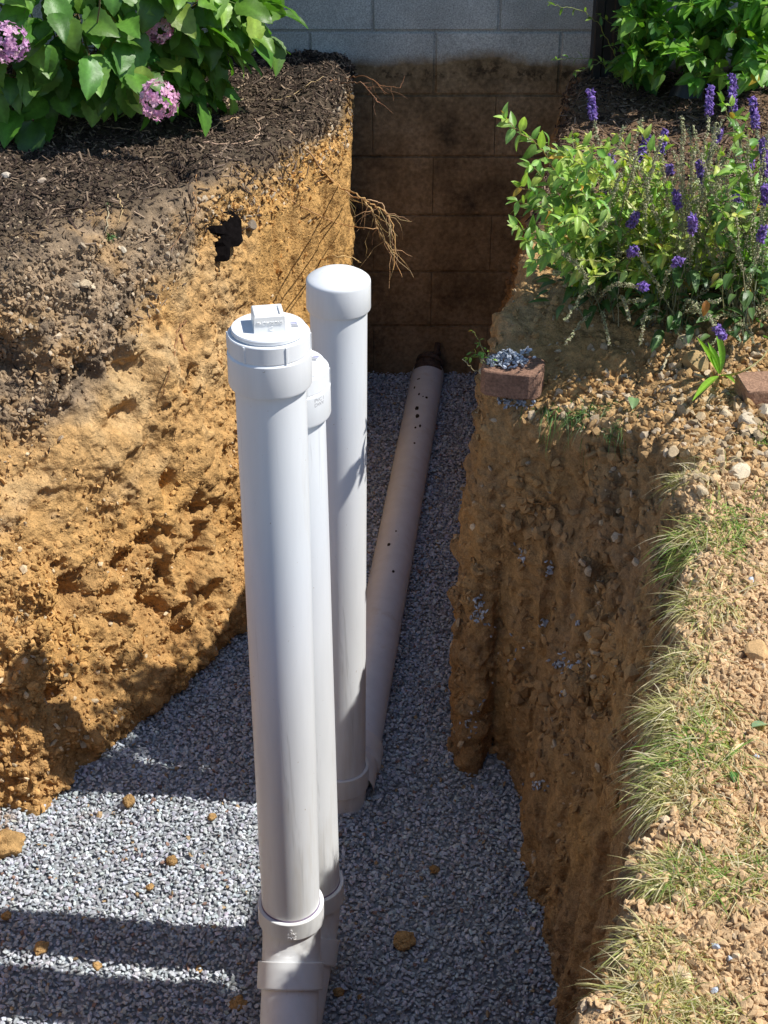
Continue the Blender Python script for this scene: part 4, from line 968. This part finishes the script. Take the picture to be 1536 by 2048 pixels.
for t_ in [(1420, 1075, 90, 45, 260), (1400, 1210, 60, 60, 200), (1400, 1440, 85, 80, 420), (1380, 1560, 60, 50, 160), (1400, 1760, 130, 45, 420), (1320, 1960, 100, 60, 320)]:
    blades(agx, *t_, (.015, .04), .0007, (-.2, -.2, 0), th, up=.3)
tag(agx.build('grass', M_grass), 'dry yellow green lawn grass hanging over the right rim', 'grass', kind='stuff')
agx = Acc()
for t_ in [(1150, 845, 90, 18, 230, (.03, .075), (.2, -.5, 0)), (1230, 870, 70, 14, 150, (.02, .05), (.3, -.3, 0)), (1075, 825, 25, 12, 45, (.04, .08), (-.1, -.8, 0)), (1035, 800, 12, 10, 8, (.02, .04), (-.6, 0, 0)), (1100, 590, 30, 16, 14, (.01, .025), (-.4, 0, 0)), (1180, 745, 60, 20, 18, (.012, .03), (0, 0, .3))]:
    blades(agx, *t_[:6], .0011, t_[6], [(.10, .20, .05), (.16, .28, .08), (.30, .38, .20), (.07, .14, .04)], droop=1.5)
tag(agx.build('grass', M_grass), 'long dark green grass blades drooping below the brick on the corner of the bank', 'grass', kind='stuff')

# ------------------------------------------------------------------ exposed roots
def rootthing(name, label, cat, mains, c, r, group=None, fines=0, fine_l=.08, tail=(0, -.2, -1), child='rootlet'):
    root = empty(name, mains[0][0], label, cat, group)
    for m in mains:
        a = Acc(); pts = wig(curve(m, 6), .0018); tube(a, pts, r, r * .45, green(c, .1), 6); ob = a.build('root_strand' if cat == 'root' else 'stalk', M_wood, root, smooth=True)
    if fines:
        for k in range(fines):
            a = Acc(); m = mains[rng.integers(0, len(mains))]; pts = curve(m, 6); i = rng.integers(len(pts) // 3, len(pts)); p = pts[i]; d = np.array(tail, float) + rng.normal(0, .45, 3); d /= np.linalg.norm(d); l = fine_l * rng.uniform(.3, 1)
            q = [p]; 
            for s_ in range(5): q.append(q[-1] + (d + rng.normal(0, .28, 3)) * l / 5)
            tube(a, np.array(q), r * .35, r * .15, green(c, .25), 4)
            a.build(child, M_wood, root, smooth=True)
def on(px, py, lift=.004):
    p, n_ = hit(px, py); return p + n_ * lift
RC = (.50, .34, .16)
rootthing('hanging_root', 'bundle of tan roots hanging from the left bank into the trench above the domed cap', 'root',
          [[on(575, 262), on(612, 300), on(650, 348), on(690, 385, .02), PY(725, 398, 3.95), PY(758, 405, 3.92), PY(778, 436, 3.9), PY(786, 492, 3.88)],
           [on(640, 340), on(675, 372, .015), PY(712, 388, 3.93), PY(742, 408, 3.9), PY(772, 425, 3.9), PY(790, 470, 3.88), PY(786, 540, 3.85)],
           [PY(725, 398, 3.95), PY(748, 428, 3.92), PY(758, 460, 3.9), PY(782, 505, 3.88)]], RC, .0026, 'exposed roots', 34, .16, (.25, -.1, -1))
rootthing('hanging_root', 'long thin root crossing the left bank and poking out beside the root bundle', 'root', [[on(528, 368), on(585, 405), on(635, 430), on(680, 448, .015), PY(722, 455, 3.85), PY(757, 457, 3.82)]], (.42, .27, .13), .0022, 'exposed roots', 5, .05)
rootthing('hanging_root', 'short pale root just above the domed pipe cap', 'root', [[on(606, 524), on(640, 519), PY(665, 513, 3.75), PY(700, 514, 3.72), PY(722, 525, 3.7)]], (.60, .45, .22), .0022, 'exposed roots', 2, .03)
rootthing('hanging_root', 'thin reddish root sticking out at the top back corner of the left bank', 'root', [[on(660, 165), on(690, 158), PY(730, 152, 4.55), PY(760, 170, 4.52), PY(800, 176, 4.5)], [on(680, 170), PY(720, 165, 4.5), PY(745, 190, 4.5), PY(755, 205, 4.48)]], (.36, .18, .10), .0018, 'exposed roots', 14, .08, (.6, -.1, -.5))
rootthing('buried_root', 'brown root running down the middle of the left clay bank', 'root', [[on(372, 640), on(352, 665), on(346, 705), on(335, 745), on(324, 792)], [on(360, 668), on(370, 700), on(382, 735)]], (.36, .19, .08), .0028, 'exposed roots')
rootthing('buried_root', 'fine dark root threading down the lower left bank', 'root', [[on(352, 830), on(347, 865), on(355, 905), on(365, 955)]], (.30, .16, .07), .0013, 'exposed roots')
rootthing('buried_root', 'fine root on the upper left bank beside the dark patch', 'root', [[on(392, 350), on(385, 385), on(392, 420), on(370, 455), on(335, 500)], [on(385, 420), on(345, 440), on(330, 470)]], (.40, .25, .13), .0012, 'exposed roots', 8, .03, (0, -.4, -.6))
ST_ = (.55, .42, .25)
for lb, pts, r_ in [('curved tan stalk lying on the mulch near the pit edge', [(408, 288), (440, 292), (480, 290), (508, 280), (520, 258), (505, 240)], .0024), ('pale straight stick lying below the hydrangea', [(404, 270), (440, 250), (478, 238)], .0022),
                    ('long grey stalk lying at the front of the hydrangea shade', [(175, 250), (215, 256), (262, 262), (300, 266)], .0022), ('pale twig lying on the mulch near the top of the bank', [(530, 203), (575, 198), (620, 172), (648, 155)], .0015),
                    ('short tan twig under the right end of the hydrangea', [(450, 216), (470, 207), (490, 200)], .0028), ('twig standing in the rocky soil of the upper left bank', [(216, 418), (212, 450), (200, 480), (182, 515)], .0017), ('short bent twig beside the small green weed', [(236, 392), (245, 420), (238, 448)], .0015),
                    ('small brown stick near the middle of the upper left bank', [(282, 482), (304, 466), (326, 448)], .0018), ('grey stick lying on the stony soil below the purple flowers', [(1265, 662), (1300, 650), (1328, 628)], .0018), ('tan splintered wood piece lying by the stones at right', [(1322, 745), (1335, 720), (1352, 690)], .0040),
                    ('pale twig sticking out below the brick', [(925, 718), (940, 732), (958, 748)], .0012)]:
    pp = [on(*q, lift=.005) for q in pts] if 'sticking' not in lb else [PY(925, 718, bc[1] - .02), PY(940, 732, bc[1] - .02), PY(962, 750, bc[1] - .02)]
    rootthing('dry_twig', lb, 'twig', [pp], ST_, r_, 'dry twigs and stalks on the soil')

# ------------------------------------------------------------------ bricks, stones, clods, loose leaves
def blob(name, label, cat, p, s, c, m, sub=2, rough=.18, group=None, seed=0, rot=None, freq=1.7, flat=0):
    v, f = ico_sub(sub); n_ = fbm(v * freq + seed * 3.7, 3, seed) * rough * 2; v = v * (1 + n_[:, None])
    if flat:
        for k in range(6):
            g = np.random.default_rng(seed * 10 + k); d = g.normal(size=3); d /= np.linalg.norm(d); q = v @ d; v = v - np.maximum(q - g.uniform(.55, .8), 0)[:, None] * d
    v = v * np.array(s); M_ = np.array(Matrix.Rotation(rot if rot is not None else rng.uniform(0, 6), 3, 'Z')); v = v @ M_.T
    o = empty_mesh(name, v, f, np.array(c) * (1 + .25 * fbm(v * 90, 2, seed)[:, None]), m, p); return tag(o, label, cat, group)
def empty_mesh(name, v, f, c, m, p):
    a = Acc(); a.add(v, f, c); o = a.build(name, m, smooth=False); o.location = Vector(p); return o
clay_c = (.50, .31, .13)
for i, (px, py, r_, lb) in enumerate([(808, 1880, 21, 'largest brown clay clod on the gravel right of the pipes'), (476, 2008, 17, 'round clay clod on the gravel left of the nearest pipe foot'), (424, 1634, 9, 'small reddish clod in the sunlit gravel close to the nearest pipe'), (343, 1722, 12, 'pinkish clay clod in the middle of the sunlit gravel'),
                                     (300, 1774, 8, 'small bright orange clod in the sunlit gravel'), (82, 1896, 15, 'orange clay clod in the lower strip of sunlit gravel'), (194, 1932, 10, 'small ochre clod in the lower strip of sunlit gravel'), (258, 1602, 13, 'dark clay clod inside the shadow above the sunlit gravel'),
                                     (398, 1938, 8, 'small ochre clod at the right end of the lower sunlit strip'), (14, 1832, 10, 'brown clod in shade at the left edge of the gravel'), (870, 1738, 10, 'small clay clod on shaded gravel below the right bank'), (678, 1985, 11, 'flat clay clod beside the middle pipe foot'), (722, 1995, 8, 'tiny clay clod to the right of the middle pipe foot'),
                                     (245, 1455, 20, 'large clay clod in shade at the foot of the left bank'), (300, 1420, 16, 'clay clod in shade on stained gravel by the left bank'), (12, 1690, 34, 'flat orange clay lump at the left edge of the sunlit gravel')]):
    d = ray(px, py); p = d * (-2.5 / d[2]); p = d * ((F(np.array([p[0]]), np.array([p[1]]))[0] + .012) / d[2]); k = (p[1] * CP - p[2] * SP) / FPX
    blob('clay_clod', lb, 'clod', p, np.array([r_ * 1.05, r_ * .95, r_ * .75]) * k, np.array(clay_c) * rng.uniform(.8, 1.1), M_soil, 3 if r_ > 14 else 2, .2, 'clay clods fallen on the gravel', i)
for i, (px, py, r_, cc, lb) in enumerate([(1392, 735, 30, (.42, .29, .14), 'squarish tan rock under the salvia stems'), (1365, 690, 20, (.52, .42, .28), 'rounded pale stone next to the tan rock'), (1500, 845, 22, (.60, .50, .36), 'pale rock on the dirt mound at the right edge'), (1452, 830, 14, (.58, .46, .30), 'flat tan stone on the dirt mound'), (1530, 830, 24, (.62, .52, .38), 'large pale stone cut by the right edge of the photo'),
                                         (1490, 940, 14, (.62, .5, .32), 'tan stone on the pebbly lawn edge'), (1400, 985, 16, (.56, .44, .28), 'stone above the overhanging grass'), (1350, 905, 16, (.55, .42, .26), 'stone at the rim above the recess in the right bank'), (1510, 1310, 28, (.60, .38, .18), 'orange boulder like lump of clay on the lawn edge'), (1480, 950, 22, (.64, .54, .38), 'biggest pale stone on the pebbly lawn edge'), (1290, 870, 12, (.5, .4, .28), 'stone caught in the long grass on the rim'),
                                         (12, 355, 10, (.60, .52, .42), 'white pebble on the upper left rim'), (85, 365, 9, (.5, .4, .3), 'tan pebble on the upper left rim'), (244, 500, 9, (.58, .5, .38), 'pale stone below the small green weed'), (498, 450, 14, (.22, .18, .14), 'dark stone right of the dark patch in the left bank'), (168, 570, 12, (.58, .46, .3), 'pale pebble on the rocky part of the left bank')]):
    p, n_ = hit(px, py); k = (p[1] * CP - p[2] * SP) / FPX
    blob('stone', lb, 'stone', p + n_ * r_ * k * .35, np.array([r_ * 1.15, r_ * .85, r_ * .75]) * k, cc, M_crumb, 2, .12, 'stones lying on the banks', 60 + i, flat=1)
for i, (px, py, r_, lb) in enumerate([(1433, 1893, 12, 'largest blue grey stone on the orange soil at lower right'), (1461, 1921, 8, 'round blue grey stone just below the largest one at lower right'), (1426, 1982, 9, 'flat blue grey stone alone in the orange soil'), (1449, 2034, 9, 'blue grey stone at the bottom edge of the photo'), (1503, 1162, 8, 'blue grey stone on soil between the grass tufts'), (1512, 1512, 7, 'small blue grey stone at right near the loose leaf')]):
    p, n_ = hit(px, py); k = (p[1] * CP - p[2] * SP) / FPX
    blob('gravel_stone', lb, 'stone', p + n_ * r_ * k * .4, np.array([r_ * 1.1, r_ * .9, r_ * .8]) * k, (.50, .54, .60), M_gravel, 1, .14, 'stray gravel stones on the lawn', 90 + i, flat=1)
# curved edging brick poking out of the rim
def brick(name, label, p, rx, ry, h_, yaw, c, arc=True):
    a = Acc(); n = 22; out = []
    for k in range(n):
        t = 2 * math.pi * k / n; cx, sx = math.cos(t), math.sin(t); e = .55 if arc else .22
        out.append((rx * np.sign(cx) * abs(cx) ** e, ry * np.sign(sx) * abs(sx) ** (e * .8)))
    lay = [(-h_, .97), (-h_ * .96, 1), (-h_ * .04, 1), (0, .965)]; vs = []
    for z, s_ in lay: vs += [(x * s_, y * s_, z) for x, y in out]
    v = np.array(vs); v = v + .0012 * np.stack([vnoise(v * 160, k) for k in range(3)], 1); M_ = np.array(Matrix.Rotation(yaw, 3, 'Z')); v = v @ M_.T
    f = [(k * n + i, k * n + (i + 1) % n, (k + 1) * n + (i + 1) % n, (k + 1) * n + i) for k in range(3) for i in range(n)]; a.add(v, f, c); a.add(v[-n:], [tuple(range(n))], c); a.add(v[:n], [tuple(range(n))[::-1]], c)
    o = a.build(name, M_brick); o.location = Vector(p); return tag(o, label, 'brick', 'garden edging bricks')
M_brick = attr_mat('brick', .92, [(180, .6, 1.35), (40, .8, 1.2)], [(220, .7, .004, 4)])
brick('edging_brick', 'rounded red brown edging brick heaped with grey gravel on the rim', bc, .064, .05, .056, R(-12), (.26, .150, .105))
p_, _n = hit(1508, 790); brick('edging_brick', 'weathered red edging brick half buried in dirt at the right edge', p_ + np.array([.01, 0, .03]), .04, .045, .07, R(5), (.34, .20, .13), False)
def pile(px0, label, pts, n, s=1.0):
    a = Acc(); T = []
    for (x, y, z, r_, hh, m) in pts:
        for _ in range(int(m)):
            an, rd = rng.uniform(0, 6.28), rng.random() ** .6; T.append((x + math.cos(an) * rd * r_, y + math.sin(an) * rd * r_ * .8, z + hh * (1 - rd) * rng.random()))
    T = np.array(T); K = len(T); S = np.stack([rng.uniform(.005, .009, K), rng.uniform(.004, .006, K), rng.uniform(.002, .004, K)], 1) * s
    cc = np.array([.44, .48, .55]) * rng.uniform(.6, 1.4, (K, 1)); scatter_chips(a, T, S, rotmats(K), cc); tag(a.build('gravel', M_gravel), label, 'gravel', kind='stuff')
b0 = bc + np.array([-.012, .005, .004])
pile(0, 'small heap of blue grey gravel on top of the edging brick', [(b0[0], b0[1], b0[2], .042, .028, 150), (b0[0] + .045, b0[1] + .03, b0[2] + .004, .03, .006, 14)], 0, .9)
def wallpile(px, py, rx, ry, m): 
    out = []
    for _ in range(m):
        p, n_ = hit(px + rng.normal(0, rx * .5), py + rng.normal(0, ry * .5)); out.append((*(p + n_ * .003), .002, .003, 1))
    return out
pile(0, 'grey gravel spilled just below the edging brick', wallpile(1035, 805, 32, 12, 60) + wallpile(1000, 800, 12, 14, 10), 0, .9)
pile(0, 'scattered grey gravel stuck on the right clay wall', wallpile(960, 1225, 18, 34, 42) + wallpile(1130, 1330, 30, 16, 40) + wallpile(1090, 1245, 10, 10, 12) + wallpile(1045, 1110, 12, 22, 12) + wallpile(1100, 1140, 14, 16, 9) + wallpile(1155, 1245, 8, 6, 4) + wallpile(945, 1440, 16, 36, 18) + wallpile(1070, 1570, 22, 14, 16) + wallpile(1010, 1560, 14, 30, 24) + wallpile(1125, 1385, 6, 12, 5) + wallpile(1020, 1300, 40, 50, 10), 0, .85)
# loose leaves
for lb, px, py, l, w_, t, c in [('single pale green leaf lying on the stony soil', 1264, 808, .036, .026, (-.1, -1, 0), (.20, .32, .14)), ('pale green leaf lying on the orange soil at the right edge', 1502, 1462, .034, .018, (1, .5, .1), (.24, .36, .20)), ('dark green leaf half under the dry grass', 1462, 1550, .022, .012, (.1, -1, 0), (.08, .20, .04)),
                                ('crumpled tan dead leaf on the mulch under the hydrangea', 490, 228, .075, .05, (-.8, -.4, .1), (.52, .36, .20)), ('orange brown dead leaf caught in the salvia stems', 1412, 600, .035, .018, (-.1, -.3, -1), (.42, .18, .05)), ('small dark leaf beside the edging brick', 1068, 742, .022, .014, (.2, -1, 0), (.06, .14, .04)), ('little brown leaf among the mulch at far left', 40, 280, .03, .02, (1, 0, 0), (.30, .22, .15))]:
    p, n_ = hit(px, py) if 'caught' not in lb else (PY(px, py, 2.8), np.array([0, -1, .3])); a = Acc()
    leaf(a, np.zeros(3), np.array(t, float), n_, l, w_, droop=.3, fold=.35, c=c, seg=8, wave=.12 if 'dead' in lb or 'brown' in lb else .04); o = a.build('fallen_leaf', M_leaf, smooth=True); o.location = Vector(p + n_ * .006 + (np.array([0, 0, .01]) if 'single' in lb else 0)); tag(o, lb, 'leaf', 'loose leaves on the soil')
# little weeds in the left bank
for px, py, n_b, lb in [(220, 472, 70, 'small spiky green weed rooted in the rocky left bank'), (214, 410, 20, 'tiny green seedling above the spiky weed on the left bank')]:
    p, nr = hit(px, py); a = Acc()
    for k in range(n_b):
        d = nr * .6 + rng.normal(0, .8, 3); d /= np.linalg.norm(d); l = rng.uniform(.01, .022) * (1 if n_b > 30 else .7); leaf(a, p, d, np.array([0, 0, 1.]), l, .0022, droop=rng.uniform(0, 1), c=green((.10, .20, .07)), seg=4, shape='lance')
    tag(a.build('small_weed', M_leaf, smooth=True), lb, 'weed', 'little weeds on the left bank')
# black plastic flap by the wall, and the dark downspout
p, nr = hit(1362, 196); p = p + np.array([0, -.05, .01]); a = Acc(); g = []
for i in range(9):
    for j in range(6):
        u, v_ = i / 8, j / 5; g.append(p + np.array([(u - .5) * .10 + .01 * v_, .015 * math.sin(u * 5) + .03 * v_ * u, .004 + v_ * (.035 + .03 * u) + .004 * math.sin(u * 9 + v_ * 4)]))
g = np.array(g); gi = [(i * 6 + j, (i + 1) * 6 + j, (i + 1) * 6 + j + 1, i * 6 + j + 1) for i in range(8) for j in range(5)]; a.add(g, gi, (.02, .02, .022))
m_, n_, b_ = mat('black_plastic'); b_.inputs['Base Color'].default_value = (.018, .018, .02, 1); b_.inputs['Roughness'].default_value = .35
tag(a.build('plastic_flap', m_, smooth=True), 'torn black plastic flap sticking out of the mulch by the wall', 'plastic sheet')
m_, n_, b_ = mat('dark_metal'); tc = N(n_, 'ShaderNodeTexCoord'); rgb = N(n_, 'ShaderNodeRGB'); rgb.outputs[0].default_value = (.02, .018, .017, 1)
n_.links.new(mult_noise(n_, rgb.outputs[0], 20, .6, 1.5, coord=tc.outputs['Object']), b_.inputs['Base Color']); b_.inputs['Roughness'].default_value = .55
ds = empty('downspout', (.705, 4.93, -1.33), 'dark brown downspout running up the house wall at right', 'downspout'); a = Acc(); o_ = []
for x, y in [(-.04, -.03), (-.018, -.03), (-.013, -.024), (.013, -.024), (.018, -.03), (.04, -.03), (.044, -.026), (.044, .05), (-.044, .05), (-.044, -.026)]: o_.append((.705 + x, 4.94 + y))
vs = [(x, y, -1.40) for x, y in o_] + [(x, y, 1.3) for x, y in o_]; a.add(vs, [(i, (i + 1) % 10, 10 + (i + 1) % 10, 10 + i) for i in range(10)], (.02, .02, .02)); a.build('tube', m_, ds)
a = Acc(); vs = [(.705 + x, 4.94 + y, z) for z in (-.2, -.17) for x, y in [(-.048, -.034), (.048, -.034), (.048, .052), (-.048, .052)]]; a.add(vs, [(i, (i + 1) % 4, 4 + (i + 1) % 4, 4 + i) for i in range(4)] + [(4, 5, 6, 7), (3, 2, 1, 0)], (.02, .02, .02)); a.build('strap', m_, ds)

m_, n_, b_ = mat('near_black'); tc = N(n_, 'ShaderNodeTexCoord'); rgb = N(n_, 'ShaderNodeRGB'); rgb.outputs[0].default_value = (.006, .005, .005, 1)
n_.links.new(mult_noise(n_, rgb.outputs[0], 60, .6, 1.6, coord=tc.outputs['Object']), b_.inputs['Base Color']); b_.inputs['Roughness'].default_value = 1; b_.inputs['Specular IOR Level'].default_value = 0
p0, nr = hit(460, 458); a = Acc()  # flat near-black piece put over the dark patch in the bank
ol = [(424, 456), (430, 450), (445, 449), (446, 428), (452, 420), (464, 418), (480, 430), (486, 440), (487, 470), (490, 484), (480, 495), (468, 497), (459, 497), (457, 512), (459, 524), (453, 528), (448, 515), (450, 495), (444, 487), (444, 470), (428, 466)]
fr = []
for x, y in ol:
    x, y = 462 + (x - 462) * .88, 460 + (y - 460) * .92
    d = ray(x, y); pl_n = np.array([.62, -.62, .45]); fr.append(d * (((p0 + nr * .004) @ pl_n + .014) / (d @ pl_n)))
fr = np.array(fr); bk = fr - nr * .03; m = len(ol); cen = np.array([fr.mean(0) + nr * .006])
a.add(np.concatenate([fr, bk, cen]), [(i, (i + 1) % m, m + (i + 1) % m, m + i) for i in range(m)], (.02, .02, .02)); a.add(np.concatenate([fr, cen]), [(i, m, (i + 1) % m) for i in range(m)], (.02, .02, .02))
tag(a.build('dark_cutout', m_), 'jagged black flat shard standing for the dark patch in the upper left bank', 'cutout')
